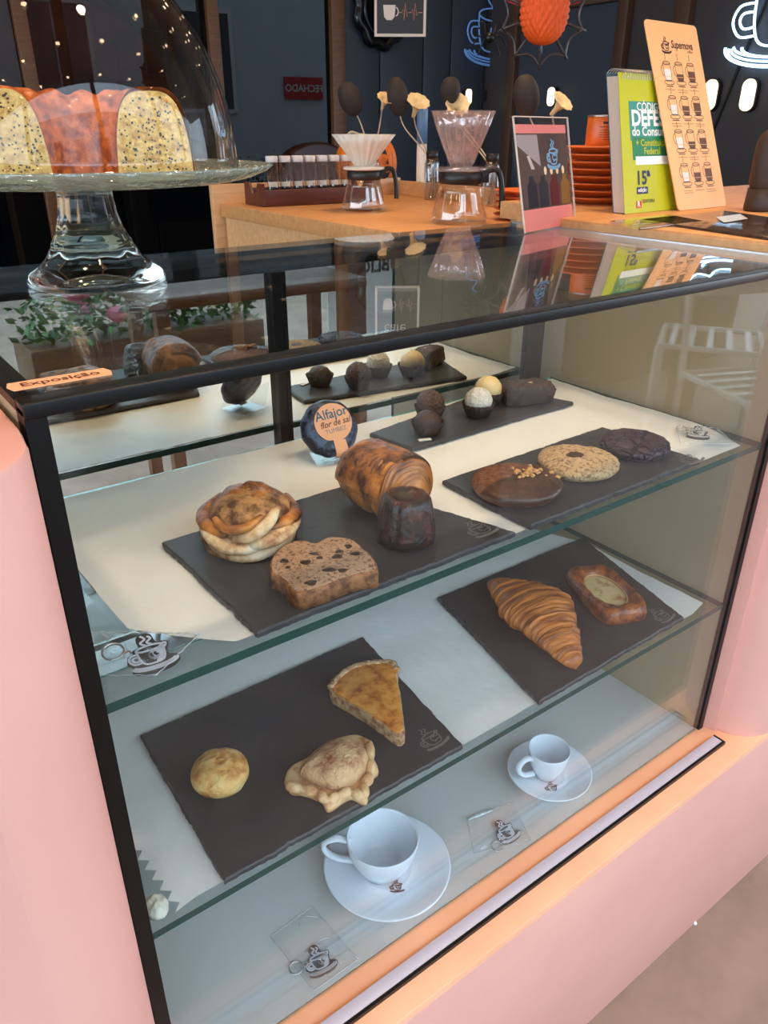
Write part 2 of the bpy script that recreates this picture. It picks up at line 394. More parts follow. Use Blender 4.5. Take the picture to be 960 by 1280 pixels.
paper('wrapping_paper', 'white greaseproof sheet with saw-cut edge on the lower glass shelf', lo, Z1, 5.0)

# ---------------------------------------------------------------- slates
slatem = mat('slate', C(42, 43, 48), 0.5, c2=C(54, 54, 58), scale=16, bump=0.4, bscale=70)
chalk = mat('slate_print', C(118, 113, 110), 0.7)
SLT = 0.0055
def slate(label, corners, z, emb=None):
    pts = [Vector((P(px, py, z+0.0025+SLT).x, P(px, py, z+0.0025+SLT).y, 0)) for px, py in corners]
    for p in pts: p.y = max(p.y, 0.006); p.x = min(max(p.x, 0.012), W-0.006)
    c = sum(pts, Vector())/4; out = []
    for i in range(4):
        a, bq = pts[i], pts[(i+1) % 4]; n = int((bq-a).length/0.004)
        d = (bq-a).normalized(); nr = Vector((d.y, -d.x, 0))
        for k in range(n):
            p = a.lerp(bq, k/n); q = 0.0012*noise.noise(Vector((p.x*60, p.y*60, z*9))) + 0.0013*noise.noise(Vector((p.x*260, p.y*260, 3)))
            p = p + nr*q*(0.3 if k == 0 else 1) - c; p.y = max(p.y, 0.0045-c.y); out.append((p.x, p.y))
    t = thing('slate_board', label, 'slate board', (c.x, c.y, z+0.0025), group='slate boards in the case')
    bb = MB(); ar = sum(out[i][0]*out[(i+1) % len(out)][1]-out[(i+1) % len(out)][0]*out[i][1] for i in range(len(out)))
    if ar < 0: out.reverse()
    bb.prism(out, 0, SLT, bev=0.0016, seg=1); bb.build('board', slatem, t)
    if emb:
        e = P(emb[0], emb[1], z+0.0025+SLT); emblem(TR(e.x-c.x, e.y-c.y, SLT+0.0002) @ RZ(0.08), emb[2], 0.0013, chalk, t)
    return t
slate('slate board under the knot bun, fruit-bread slice and canelé', [(202, 677), (440, 603), (648, 666), (322, 791)], Z2, (600, 661, 0.030))
slate('slate board under the three flat cookies', [(553, 600), (753, 533), (881, 576), (666, 658)], Z2, (861, 573, 0.030))
slate('narrow slate board under the truffles and brownie', [(462, 541), (622, 483), (717, 502), (515, 560)], Z2)
slate('slate board under the cheese bun, turnover and pie wedge', [(175, 918), (453, 795), (581, 933), (283, 1106)], Z1, (540, 923, 0.030))
slate('slate board under the croissant and square danish', [(547, 746), (728, 671), (855, 771), (675, 878)], Z1, (827, 769, 0.030))
ZA, ZL = Z2+0.0025+SLT, Z1+0.0025+SLT
# ---------------------------------------------------------------- pastries
def B_(name, *a, **k): return mat(name, *a, **k)
crust = B_('glazed_crust', C(70, 28, 12), 0.36, c2=C(198, 120, 48), scale=45, bump=0.6, bscale=260, pos=(0.40, 0.62), coat=0.25, c3=C(214, 150, 78))
golden = B_('golden_layers', C(120, 58, 20), 0.42, c2=C(206, 132, 58), scale=50, bump=0.6, bscale=300, pos=(0.36, 0.60), coat=0.15)
rollm = B_('rolled_layers', C(96, 42, 14), 0.38, c2=C(204, 126, 50), scale=16, stretch=(13, 1.2, 1.2), bump=0.8, bscale=26, pos=(0.36, 0.60), coat=0.25)
pale = B_('pale_dough', C(150, 88, 42), 0.5, c2=C(222, 182, 134), scale=55, bump=0.5, bscale=300, pos=(0.36, 0.54), c3=C(232, 208, 176))
cinn = B_('cinnamon_dough', C(84, 46, 22), 0.5, c2=C(192, 138, 84), scale=70, bump=0.6, bscale=300, pos=(0.40, 0.60))
choc = B_('dark_chocolate', C(38, 24, 18), 0.35, c2=C(52, 34, 26), scale=80, bump=0.2)
# cinnamon knot bun
c = place(316, 697, 56, ZA); s = mpp(c)
t = thing('cinnamon_knot_bun', 'round glazed cinnamon knot bun with pale twisted strands', 'bun', c, AZ)
R, H = 57*s, 0.050
def bun(u, v):
    a = u*2*PI; ph = v*PI*0.5*1.25 - 0.25*PI*0.5
    r = R*math.cos(max(-0.6, ph))**0.75*(1 if ph > 0 else 0.98); z = H*(0.30+0.70*math.sin(ph)) if ph > 0 else H*0.30*(1+ph/0.3927)
    if v >= 1: r = 0.0001
    k = 1 + 0.05*N((math.cos(a)*r*1, math.sin(a)*r, z), 60)
    return Vector((r*k*math.cos(a), r*k*math.sin(a), max(0, z*(1+0.05*N((r*math.cos(a), r*math.sin(a), 0), 45, 4)))))
b = MB(); b.surf(bun, 56, 22, True, True, True); b.build('bun_body', cinn, t)
def bp(az, h, out=0.0):
    """point on the bun: az 0 = towards the viewer, + to the right; h 0..1"""
    a = -PI/2 + az; ph = h*PI/2; r = (R*math.cos(ph)**0.75 + out); return Vector((r*math.cos(a), r*math.sin(a), H*(0.30+0.70*math.sin(ph)) + out*math.sin(ph)*0.6))
def strand(name, m, pts, rad, flat=0.75):
    L = smooth_line([bp(*p) for p in pts], 7); k = len(L)
    b = MB(); b.tube(L, [rad*(0.45+0.55*math.sin(PI*(i+0.6)/(k+0.2)))*(1+0.08*noise.noise(Vector((i*0.6, rad*999, 0)))) for i in range(k)], 12, flat=flat); return b.build(name, m, t)
# glazed cap swirling over the top
def cap(u, v):
    a = u*2*PI; r = R*0.985*math.sin(v*PI*0.5)**0.9; hole = 0.35*math.exp(-((r-0.0)/0.006)**2)
    z = H*(1.07-0.60*(r/(R*0.985))**2.5) - 0.006*math.exp(-(r/0.007)**2) + 0.0016*math.sin(3*a+r*260) + 0.0012*N((r*math.cos(a), r*math.sin(a), 0), 130)
    front = max(0, math.cos(a+PI/2-0.1))
    z -= 0.004*front*(r/R)
    return Vector((r*math.cos(a)*0.98-0.002, r*math.sin(a)*0.96+0.004, z))
b = MB(); b.surf(cap, 64, 18); b.build('glazed_top', crust, t)
strand('strand', pale, [(-1.6, 0.10, -0.002), (-0.95, 0.16, 0.002), (-0.45, 0.02, 0.003), (0.05, -0.02, 0.002), (0.5, 0.04, 0.0)], 0.0085)
strand('strand', pale, [(1.55, 0.16, 0.0), (1.05, 0.16, 0.003), (0.6, 0.10, 0.003), (0.25, 0.05, 0.001), (0.0, -0.08, -0.002)], 0.0095)
strand('strand', pale, [(0.95, 0.55, 0.002), (0.55, 0.38, 0.005), (0.15, 0.20, 0.004), (-0.22, 0.12, 0.0)], 0.0070)
strand('strand', pale, [(-0.9, -0.12, 0.0), (-0.35, -0.2, 0.001), (0.2, -0.18, 0.002), (0.8, -0.1, 0.0), (1.3, -0.02, -0.002)], 0.0075)
strand('strand', cinn, [(-2.2, 0.1, 0), (-1.6, -0.05, 0.0), (-1.0, -0.22, 0.001), (-0.3, -0.3, 0.001), (0.4, -0.3, 0)], 0.0055)
strand('strand', golden, [(-0.75, 0.40, 0.003), (-0.35, 0.30, 0.005), (0.05, 0.34, 0.006), (0.45, 0.50, 0.005)], 0.0055)
strand('strand', crust, [(-2.2, 0.40, 0.0), (-1.5, 0.26, 0.002), (-0.9, 0.22, 0.003), (-0.35, 0.18, 0.002)], 0.0075)
strand('strand', crust, [(2.2, 0.4, 0.0), (1.45, 0.28, 0.002), (1.0, 0.28, 0.003), (0.6, 0.26, 0.0)], 0.0075)

# rolled chocolate pastry
c = place(472, 651, 62, ZA, 0.72); s = mpp(c)
t = thing('chocolate_roll_pastry', 'large glossy rolled puff pastry with spiral end and chocolate stick', 'pastry', c, AZ-0.80)
Rr = 0.0345; Ln = 0.092
def roll(u, v):
    a = u*2*PI
    if v < 0.72:
        q = v/0.72; x = -Ln*0.5 + Ln*q; r = Rr*(0.30+0.70*math.sin(min(1, q*1.9)*PI/2)**0.6) * (1 if q < .9 else 1-0.05*(q-.9)*10)
        r *= 1 + 0.045*(0.6*math.sin(x*300+1.6*math.sin(a))+0.4*math.sin(x*640+2*a)) * (0.4+0.6*q) + 0.02*N((x, math.cos(a)*r, math.sin(a)*r), 50)
    else:
        q = (v-0.72)/0.28; r = Rr*0.95*(1-q); sp = (q*8.0 + u) % 1.0
        x = Ln*0.5 + 0.014*q**0.8 - 0.0030*(1-abs(2*sp-1)) * (1-q)
        if v >= 1: r = 0.0004
    z = math.sin(a)*r*0.98; y = math.cos(a)*r*1.12
    z += 0.0006*N((x, y, z), 220)
    # seam lip over the top
    lip = 0.005*math.exp(-((a-2.2)/0.35)**2)*(1 if v < 0.72 else max(0, 1-(v-0.72)*6))
    y *= 1+lip*10; z += lip
    zz = z + Rr*0.90
    return Vector((x, y, max(0.0, zz)))
b = MB(); b.surf(roll, 72, 90, True, True, True); o = b.build('pastry_body', [rollm, crust], t)
for f in o.data.polygons:
    p = f.center
    if p.x < Ln*0.45 and (noise.noise(p*38) > 0.05) and p.z > Rr*0.7: f.material_index = 1
b = MB(); b.box(-0.008, 0.0035, -0.0045, 0.0045, -0.0035, 0.0035, bev=0.001); b.build('chocolate_stick', choc, t, TR(Ln*0.5+0.0145, -0.002, Rr*0.95) @ Matrix.Rotation(0.3, 4, 'X'))
def lipfn(u, v):
    a = 0.15 + 2.9*v; w_ = (u-0.5)*2; r = Rr*(1.05 - 0.05*abs(w_)**3)
    x = -Ln*0.5+0.012 + (u)*(Ln-0.016) ; k = math.sin(min(1, (x+Ln*0.5)/0.03)*PI/2)**0.6
    return Vector((x, math.cos(a)*r*1.15*k, Rr*0.92 + math.sin(a)*r*1.04*k + 0.0010*N((x, a*0.03, 0), 90)))
b = MB(); b.surf(lipfn, 26, 30, False); b.build('glazed_flap', crust, t)

# canelé
c = place(507, 690, 36, ZA); s = mpp(c)
t = thing('canele_cake', 'small dark fluted caramelised cake in front of the rolled pastry', 'cake', c)
def fl(a, r, z, v): return r*(1 + 0.10*abs(math.cos(5.5*a))**0.6 - 0.05 + 0.02*N((math.cos(a), math.sin(a), z*30), 1.6)) if r > 0.006 else r
pr = [(0.0001, 0), (0.0195, 0), (0.0220, 0.002), (0.0222, 0.010), (0.0208, 0.022), (0.0192, 0.034), (0.0180, 0.041), (0.0155, 0.0445), (0.012, 0.0445), (0.008, 0.041), (0.004, 0.0385), (0.0001, 0.038)]
pr = [(r*s*36/0.0222, z*1.08) for r, z in pr]
b = MB(); b.lathe(pr, 96, fl=fl); b.build('fluted_body', B_('caramel_crust', C(20, 8, 4), 0.25, c2=C(96, 42, 18), scale=55, bump=1.2, bscale=260, coat=0.35, pos=(0.45, 0.72)), t)

# fruit-bread slice lying flat
TH = 0.017
ol = [(337, 708), (338, 699), (344, 690), (349, 684), (357, 679), (368, 675), (379, 674.5), (388, 677), (396, 677.5), (404, 673), (414, 670), (428, 670.5), (440, 673), (449, 679), (456, 686), (462, 690), (469, 699), (472, 707), (472, 713), (455, 716), (432, 722), (410, 731), (392, 737), (375, 741), (366, 738), (356, 727), (347, 719), (339, 716)]
pts = [P(x, y, ZA+TH) for x, y in ol]; c = sum(pts, Vector())/len(pts); c.z = ZA
t = thing('fruit_bread_slice', 'thick slice of brown cake bread with dark chocolate chunks lying flat', 'bread slice', c)
poly = [(p.x-c.x, p.y-c.y) for p in smooth_line(pts+[pts[0]], 4)[:-1]]
ar = sum(poly[i][0]*poly[(i+1) % len(poly)][1]-poly[(i+1) % len(poly)][0]*poly[i][1] for i in range(len(poly)))
if ar < 0: poly.reverse()
b = MB(); b.prism([(x*1.0, y*1.0) for x, y in poly], 0, TH-0.0006, bev=0.002, smooth=True); b.build('crust', B_('loaf_crust', C(96, 54, 30), 0.6, c2=C(164, 108, 66), scale=130, bump=1.0, bscale=320, pos=(0.38, 0.6)), t)
b = MB(); b.prism([(x*0.955, y*0.945) for x, y in poly], TH-0.004, TH, bev=0.0004); b.build('crumb', B_('loaf_crumb', C(92, 62, 46), 0.8, c2=C(188, 150, 120), scale=330, bump=1.5, bscale=380, pos=(0.34, 0.50)), t)
for x, y, a, r1, r2 in [(355, 701, 0.2, 5, 3.6), (382, 702.5, 1.9, 6, 4), (421, 695.5, -0.9, 6, 4), (424, 689, 0.3, 5, 3), (435, 683, 0.4, 4.2, 3.4), (445, 692, 0.3, 6, 3), (412, 712, 0.1, 8.5, 3), (428, 713, 0.2, 6, 3), (389, 728.5, 0.25, 7.5, 4), (393, 692, -0.2, 6, 2.2), (400, 697, 0.1, 4, 2.4), (360, 709, 0.5, 3, 2)]:
    q = P(x, y, ZA+TH); k = mpp(q)
    M = TR(q.x-c.x, q.y-c.y, TH-0.0006) @ RZ(AZ+a)
    b = MB(); b.surf(lambda u, v: Vector((r1*1.15*k*math.sin(v*PI)*math.cos(u*2*PI)*(1+0.25*math.sin(u*19+x)), r2*k*2.0*math.sin(v*PI)*math.sin(u*2*PI), 0.0016*math.cos(v*PI))), 14, 6); b.build('chocolate_chunk', choc, t, M)

# cookies
def cookie(name, label, cx, y1, hw, h, m, seed, rough=0.05, asp=1.0, ang=0.0, z=None):
    z = ZA if z is None else z
    c = place(cx, y1, hw*0.97, z); s = mpp(c); R = hw*s
    t = thing(name, label, 'cookie', c, AZ+ang)
    def fn(u, v):
        a = u*2*PI; k = 1+rough*N((math.cos(a), math.sin(a), seed), 1.7)+0.4*rough*N((math.cos(a), math.sin(a), seed), 6)
        if v < 0.25: r = R*(0.90+0.10*math.sin(v/0.25*PI/2)); zz = h*0.45*(v/0.25)
        else:
            q = (v-0.25)/0.75; r = R*math.cos(q*PI/2)**0.62; zz = h*(0.45+0.55*math.sin(q*PI/2)**0.9)
            if q >= 1: r = 0.0001
        x, y = r*k*math.cos(a), r*k*math.sin(a)*asp
        return Vector((x, y, max(0, zz + (0.0012*N((x, y, seed*0.01), 110)+0.0008*N((x, y, seed*0.01), 300))*(1 if v > 0.1 else 0))))
    b = MB(); b.surf(fn, 72, 28, True, True, True); o = b.build('cookie_body', m, t); return t, R, fn, s
t, R, fn, s = cookie('hazelnut_cookie', 'brown cookie half dipped in chocolate and topped with chopped hazelnuts', 644, 635, 56, 0.019, B_('cocoa_cookie', C(88, 50, 34), 0.7, c2=C(140, 90, 64), scale=160, bump=1.4, bscale=300), 2.0)
def coat(u, v):
    q = 0.08+0.92*v; p = fn(-0.40+0.55*u, q); k = 1.03
    return Vector((p.x*k, p.y*k, p.z+0.0013+0.0006*N((p.x, p.y, 0), 60)))
b = MB(); b.surf(coat, 40, 24, False); b.build('chocolate_coating', B_('milk_chocolate', C(62, 36, 28), 0.36, c2=C(84, 52, 40), scale=60, bump=0.7, bscale=160, coat=0.1), t)
nut = B_('hazelnut', C(168, 108, 48), 0.5, c2=C(222, 178, 112), scale=120)
random.seed(11)
for i in range(34):
    x = 0.009+random.gauss(0.004, 0.010); y = random.gauss(0.001, 0.010); r = random.uniform(0.0016, 0.0034)
    rq = min(0.98, math.hypot(x, y)/R); zz = 0.019*(0.45+0.55*math.sqrt(max(0.0, 1-rq**(2/0.62))))+0.0008
    b = MB(); b.surf(lambda u, v: Vector((r*math.sin(v*PI)*math.cos(u*2*PI)*(1+0.2*math.sin(u*13+i)), r*math.sin(v*PI)*math.sin(u*2*PI), r*0.75*math.cos(v*PI))), 10, 6); b.build('hazelnut_bit', nut, t, TR(x, y, zz+0.002) @ RZ(i))
t, R, fn, s = cookie('oat_cookie', 'pale oat cookie with a dark chocolate centre', 721, 602, 50, 0.016, B_('oat_cookie_dough', C(134, 98, 66), 0.75, c2=C(208, 172, 128), scale=220, bump=2.0, bscale=330, pos=(0.36, 0.52)), 5.0, rough=0.07)
b = MB(); b.surf(lambda u, v: Vector((0.011*(1-v)**0.5*math.cos(u*2*PI), 0.010*(1-v)**0.5*math.sin(u*2*PI), 0.0012*math.sin(v*PI/2)+0.0004*math.sin(u*12)*(1-v))), 28, 8); b.build('chocolate_centre', B_('chocolate_centre', C(64, 38, 26), 0.45), t, TR(-0.004, 0.001, 0.0158))
pc = mat('purple_cookie', C(48, 28, 40), 0.5, c2=C(70, 46, 62), scale=60)
n = pc.node_tree.nodes; L = pc.node_tree.links; vo = n.new('ShaderNodeTexVoronoi'); vo.feature = 'DISTANCE_TO_EDGE'; vo.inputs['Scale'].default_value = 62
tcn = n.new('ShaderNodeTexCoord'); nzz = n.new('ShaderNodeTexNoise'); nzz.inputs['Scale'].default_value = 50; mx = n.new('ShaderNodeMixRGB'); mx.inputs[0].default_value = 0.02
L.new(tcn.outputs['Object'], nzz.inputs['Vector']); L.new(tcn.outputs['Object'], mx.inputs[1]); L.new(nzz.outputs['Color'], mx.inputs[2]); L.new(mx.outputs[0], vo.inputs['Vector'])
mr = n.new('ShaderNodeMapRange'); mr.inputs[1].default_value = 0; mr.inputs[2].default_value = 0.12; L.new(vo.outputs['Distance'], mr.inputs[0])
bpn = n.new('ShaderNodeBump'); bpn.inputs['Strength'].default_value = 1.0; bpn.inputs['Distance'].default_value = 0.006; L.new(mr.outputs[0], bpn.inputs['Height']); L.new(bpn.outputs[0], n['Principled BSDF'].inputs['Normal'])
cookie('purple_crackle_cookie', 'dark purple cracked cookie beside the oat cookie', 791, 577, 43, 0.019, pc, 9.0)

# truffles and brownie on the narrow slate
cupm = mat('brown_paper_case', C(44, 30, 24), 0.7)
def truffle(label, cx, y1, hw, ballm, ball_r, up, cat='truffle', tilt=0.0):
    c = place(cx, y1, hw*0.72, ZA); s = mpp(c); R = hw*s
    t = thing('truffle', label, cat, c, group='truffles in paper cases')
    b = MB(); b.lathe([(0.0001, 0.0002), (R*0.66, 0.0002), (R*0.70, 0.001), (R*0.86, R*0.45), (R*1.02, R*0.88), (R*1.0, R*0.88), (R*0.84, R*0.45), (R*0.66, 0.0012)], 64, fl=lambda a, r, z, v: r*(1+0.05*math.cos(20*a)*min(1, z/(R*0.4)))); b.build('paper_case', cupm, t)
    b = MB(); b.surf(lambda u, v: Vector((ball_r*R*math.sin(v*PI)*math.cos(u*2*PI), ball_r*R*math.sin(v*PI)*math.sin(u*2*PI), R*up - ball_r*R*math.cos(v*PI))) * (1+0.03*N((math.cos(u*6.28)*math.sin(v*PI), math.sin(u*6.28)*math.sin(v*PI), math.cos(v*PI)), 5, cx)), 40, 24); b.build('ball', ballm, t)
spr = B_('chocolate_sprinkles', C(40, 24, 18), 0.5, c2=C(98, 62, 46), scale=220, bump=2.0, bscale=300)
truffle('chocolate truffle rolled in brown sprinkles, behind the dark truffle', 537, 527, 19, spr, 0.92, 1.0)
truffle('dark chocolate truffle beside the small white price tag', 534, 547, 20, B_('cocoa_ball', C(42, 26, 20), 0.5, c2=C(62, 40, 30), scale=150, bump=1.0, bscale=200), 0.90, 0.62)
truffle('white truffle coated in grated coconut', 597, 524, 20, B_('coconut', C(222, 212, 196), 0.8, c2=C(240, 234, 222), scale=160, bump=3.0, bscale=260), 0.86, 0.95)
truffle('smooth cream-coloured truffle behind the coconut truffle', 609, 509, 20, B_('white_chocolate', C(226, 196, 140), 0.4, c2=C(232, 206, 154), scale=40), 0.86, 0.92)
c = place(658, 509, 32, ZA, 0.6); s = mpp(c)
t = thing('brownie', 'rough dark chocolate brownie at the far end of the narrow slate', 'brownie', c, AZ+0.32)
def brow(u, v):
    a = u*2*PI; q = (v-0.5)*PI; ce = lambda x, p: math.copysign(abs(x)**p, x)
    x = 33*s*ce(math.cos(q), 0.28)*ce(math.cos(a), 0.45); y = 17*s*ce(math.cos(q), 0.28)*ce(math.sin(a), 0.45); z = 0.0155*ce(math.sin(q), 0.5)+0.0155
    return Vector((x, y, z))*1 + Vector((0.0045*N((x, y, z), 80)+0.002*N((x, y, z), 220), 0.0045*N((x, y, z), 80, 3), (0.0030*N((x, y, z), 100, 6)+0.0018*N((x, y, z), 260))*(1 if v > .25 else 0)))
b = MB(); b.surf(brow, 72, 36); b.build('brownie_body', B_('brownie', C(38, 24, 18), 0.55, c2=C(66, 42, 32), scale=110, bump=1.5, bscale=160), t)
b = MB(); b.surf(lambda u, v: Vector((0.004*math.sin(v*PI)*math.cos(u*6.283), 0.002*math.sin(v*PI)*math.sin(u*6.283), 0.001*math.cos(v*PI))), 10, 6); b.build('walnut_bit', nut, t, TR(0.002, -0.003, 0.0312))
q = P(531, 550.5, ZA); t = thing('price_tag', 'tiny blank white price tag on the narrow slate', 'price tag', (q.x, q.y, ZA+0.0003), AZ+0.30)
b = MB(); b.box(-0.0085, 0.0085, -0.003, 0.003, 0, 0.0016, bev=0.0005); b.build('card', mat('tag_card', C(232, 222, 212), 0.5), t)

# wrapped alfajor on a clear stand
c = P(415, 575, Z2+0.002); s = mpp(c); FRd = (CAM - c); FRd.z = 0; FRd.normalize()
tilt = math.radians(28)
M = Matrix.Translation(c + Vector((0, 0, 0.0005))) @ RZ(math.atan2(FRd.y, FRd.x)+PI/2+0.25)
t = thing('alfajor', 'round biscuit wrapped in navy foil with a peach paper label', 'biscuit', M=M)
Rw = 36*s; MW = TR(0, 0.010, Rw*0.93+0.004) @ Matrix.Rotation(PI/2-tilt, 4, 'X')   # disc axis +z now faces the viewer and up
def disc(u, v):
    a = u*2*PI; k = 1+0.014*math.cos(11*a+0.5)+0.02*N((math.cos(a), math.sin(a), 0), 3); dz = 0.021
    if v < 0.3: q = v/0.3; r = Rw*0.80*q; z = -dz*0.5
    elif v < 0.7:
        q = (v-0.3)/0.4; r = Rw*(0.80+0.20*math.sin(q*PI)**0.7); z = dz*(q-0.5)
    else: q = (v-0.7)/0.3; r = Rw*0.80*(1-q); z = dz*0.5
    r = max(r, 0.0001); w_ = 0.0007*N((r*math.cos(a), r*math.sin(a), z), 120) if r > 0.001 and r < Rw*0.99 else 0
    return Vector((r*k*math.cos(a), r*k*math.sin(a), z+w_))
foil = mat('navy_foil', C(20, 26, 44), 0.35, c2=C(62, 74, 102), scale=95, detail=1, pos=(0.50, 0.56), bump=0.6, bscale=70)
b = MB(); b.surf(disc, 60, 30); wr = b.build('foil_wrapper', foil, t, MW)
lab = mat('peach_label', C(240, 172, 128), 0.6); ink1 = mat('teal_ink', C(36, 92, 112), 0.6); ink2 = mat('brown_ink', C(84, 48, 34), 0.6); ink3 = mat('slate_ink', C(110, 120, 128), 0.6)
lp_ = [(Rw*0.80*math.cos(a)*0.82+Rw*0.10, Rw*0.80*math.sin(a)*0.82+Rw*0.16) for a in [(-PI/2+0.38)+i*(2*PI-0.76)/40 for i in range(41)]]
lp_ += [(Rw*0.02, -Rw*0.86), (Rw*0.42, -Rw*0.86)]
lp_ = [(Rw*0.44, -Rw*0.45)] + lp_[:41] + [(-Rw*0.10+Rw*0.12, -Rw*0.45), (Rw*0.06, -Rw*0.84), (Rw*0.50, -Rw*0.80)]
b = MB(); b.prism(lp_, 0, 0.0004); lb = b.build('paper_label', lab, t, MW @ TR(0, 0, 0.0112))
b = MB(); b.surf(lambda u, v: Vector((Rw*(0.06+0.44*u), -Rw*(0.80+0.20*math.sin(min(1, v*2)*PI/2)), 0.0112-0.024*max(0, v-0.15))), 3, 12, False); b.build('label_tail', lab, t, MW @ TR(0, -0.0006, 0.0003))
TX = MW @ TR(0, 0, 0.0118) @ RZ(0.16)
text('Alfajor', Rw*0.46, ink1, t, TX @ TR(-Rw*0.44, Rw*0.30, 0), bold=0.012, sx=0.92)
text('flor de sal', Rw*0.30, ink2, t, TX @ TR(-Rw*0.36, Rw*0.02, 0), bold=0.01, shear=0.3, sx=0.9)
text('TUMBEZ', Rw*0.21, ink3, t, TX @ TR(-Rw*0.24, -Rw*0.20, 0), sx=0.95)
clear = thin('clear_acrylic', (0.95, 0.97, 0.97, 1), 0.04)
ts = thing('display_stand', 'small clear acrylic stand holding the navy wrapped biscuit', 'stand', M=Matrix.Translation(c+Vector((0, 0, 0))) @ RZ(math.atan2(FRd.y, FRd.x)+PI/2+0.25))
b = MB(); b.box(-0.022, 0.022, -0.013, 0.034, 0, 0.0018); b.build('base', clear, ts)
b = MB(); b.box(-0.022, 0.022, -0.0150, -0.0135, 0, 0.008); b.build('front_lip', clear, ts)
b = MB(); b.box(-0.022, 0.022, 0, 0.0018, 0, 0.040); b.build('back_rest', clear, ts, TR(0, 0.030, 0.001) @ Matrix.Rotation(-tilt*0.6, 4, 'X'))

# cheese bun
c = place(277, 1001, 35, ZL, 0.98); s = mpp(c); R = 36*s
t = thing('cheese_bun', 'small round pale yellow cheese bun on the lower slate', 'bun', c, AZ)
def cb(u, v):
    a = u*2*PI; ph = -0.75+v*(PI/2+0.75); r = R*math.cos(ph)**0.85 if v < 1 else 0.0001; z = R*0.62*(math.sin(ph)+math.sin(0.75))*0.92
    k = 1+0.05*N((math.cos(a), math.sin(a), z*20), 1.4)
    dm = -0.0035*math.exp(-(r/0.004)**2) + 0.0020*N((r*math.cos(a), r*math.sin(a), z), 85)+0.0008*N((r*math.cos(a), r*math.sin(a), z), 240)
    return Vector((r*k*math.cos(a), r*k*math.sin(a), max(0, z+(dm if v > 0.1 else 0))))
b = MB(); b.surf(cb, 56, 30, True, True, True); b.build('bun_body', B_('cheese_dough', C(194, 112, 44), 0.5, c2=C(236, 180, 104), scale=60, bump=1.2, bscale=150, pos=(0.32, 0.52), c3=C(238, 204, 138)), t)
b = MB(); b.surf(lambda u, v: Vector((0.0035*math.sin(v*PI)*math.cos(u*6.283)*(1+.3*math.sin(u*15)), 0.003*math.sin(v*PI)*math.sin(u*6.283), 0.0012*math.cos(v*PI))), 14, 6); b.build('browned_knob', B_('browned', C(176, 116, 58), 0.5, c2=C(200, 148, 84), scale=200), t, TR(0.001, 0.002, R*0.97))

# turnover (empanada)
c = place(415, 992, 40, ZL, 0.9); s = mpp(c)
t = thing('turnover', 'pale baked turnover with crimped wavy front edge', 'turnover', c, AZ)
out = [(356, 978), (359, 966), (368, 957), (384, 949), (396, 938), (412, 928), (430, 922), (444, 920), (452, 922), (460, 926), (466, 930), (465, 944), (471, 958), (472, 966), (464, 972), (458, 983), (459, 1000), (452, 1002), (440, 996), (428, 1001), (416, 1010), (408, 1011), (403, 1001), (396, 997), (378, 991), (364, 989)]
op = [P(x, y, ZL+0.005) for x, y in out]; mi = Matrix.Translation(c) @ RZ(AZ); mi = mi.inverted(); op = [mi @ p for p in op]
dgh = B_('turnover_dough', C(182, 110, 58), 0.5, c2=C(232, 190, 140), scale=52, bump=0.6, bscale=260, pos=(0.34, 0.54))
ln = smooth_line(op+[op[0]], 5)[:-1]; cc = sum(ln, Vector())/len(ln)
def rim(u, v):
    i = int(round(u*len(ln))) % len(ln); p = ln[i]; q = [1.0, 1.02, 1.0, 0.93, 0.80][int(round(v*4))]; z = [0, 0.003, 0.007, 0.0095, 0.007][int(round(v*4))]
    return Vector((cc.x+(p.x-cc.x)*q, cc.y+(p.y-cc.y)*q, z))
b = MB(); b.surf(rim, len(ln), 4, True, True, True); b.build('crimped_edge', dgh, t)
dome_o = [(374, 966), (386, 950), (400, 938), (418, 928), (438, 923), (452, 929), (460, 942), (461, 956), (452, 970), (440, 980), (424, 986), (405, 982), (388, 975)]
dp = [mi @ P(x, y+3, ZL+0.008) for x, y in dome_o]; dl = smooth_line(dp+[dp[0]], 6)[:-1]; dc = sum(dl, Vector())/len(dl)
def dome(u, v):
    p = dl[int(round(u*len(dl))) % len(dl)]; q = math.cos(v*PI/2)**0.8 if v < 1 else 0.001
    return Vector((dc.x+(p.x-dc.x)*q, dc.y+(p.y-dc.y)*q, 0.004+0.026*math.sin(v*PI/2)**0.85+0.0006*N((p.x*q, p.y*q, 0), 120)))
b = MB(); b.surf(dome, len(dl), 16, True, False, True); b.build('filled_dome', B_('turnover_dome', C(162, 92, 54), 0.5, c2=C(226, 180, 132), scale=46, bump=1.6, bscale=330, pos=(0.32, 0.52)), t)
hl = [(358, 982), (378, 987), (397, 992), (410, 1000), (424, 994), (440, 990), (453, 996), (456, 982), (463, 968), (463, 950), (461, 930)]
b = MB(); L_ = smooth_line([mi @ P(x, y, ZL+0.010) for x, y in hl], 6)
b.tube(L_, [0.0050*(0.65+0.55*abs(math.sin(i*PI/6.0))) for i in range(len(L_))], 10); b.build('rolled_crimp', dgh, t)

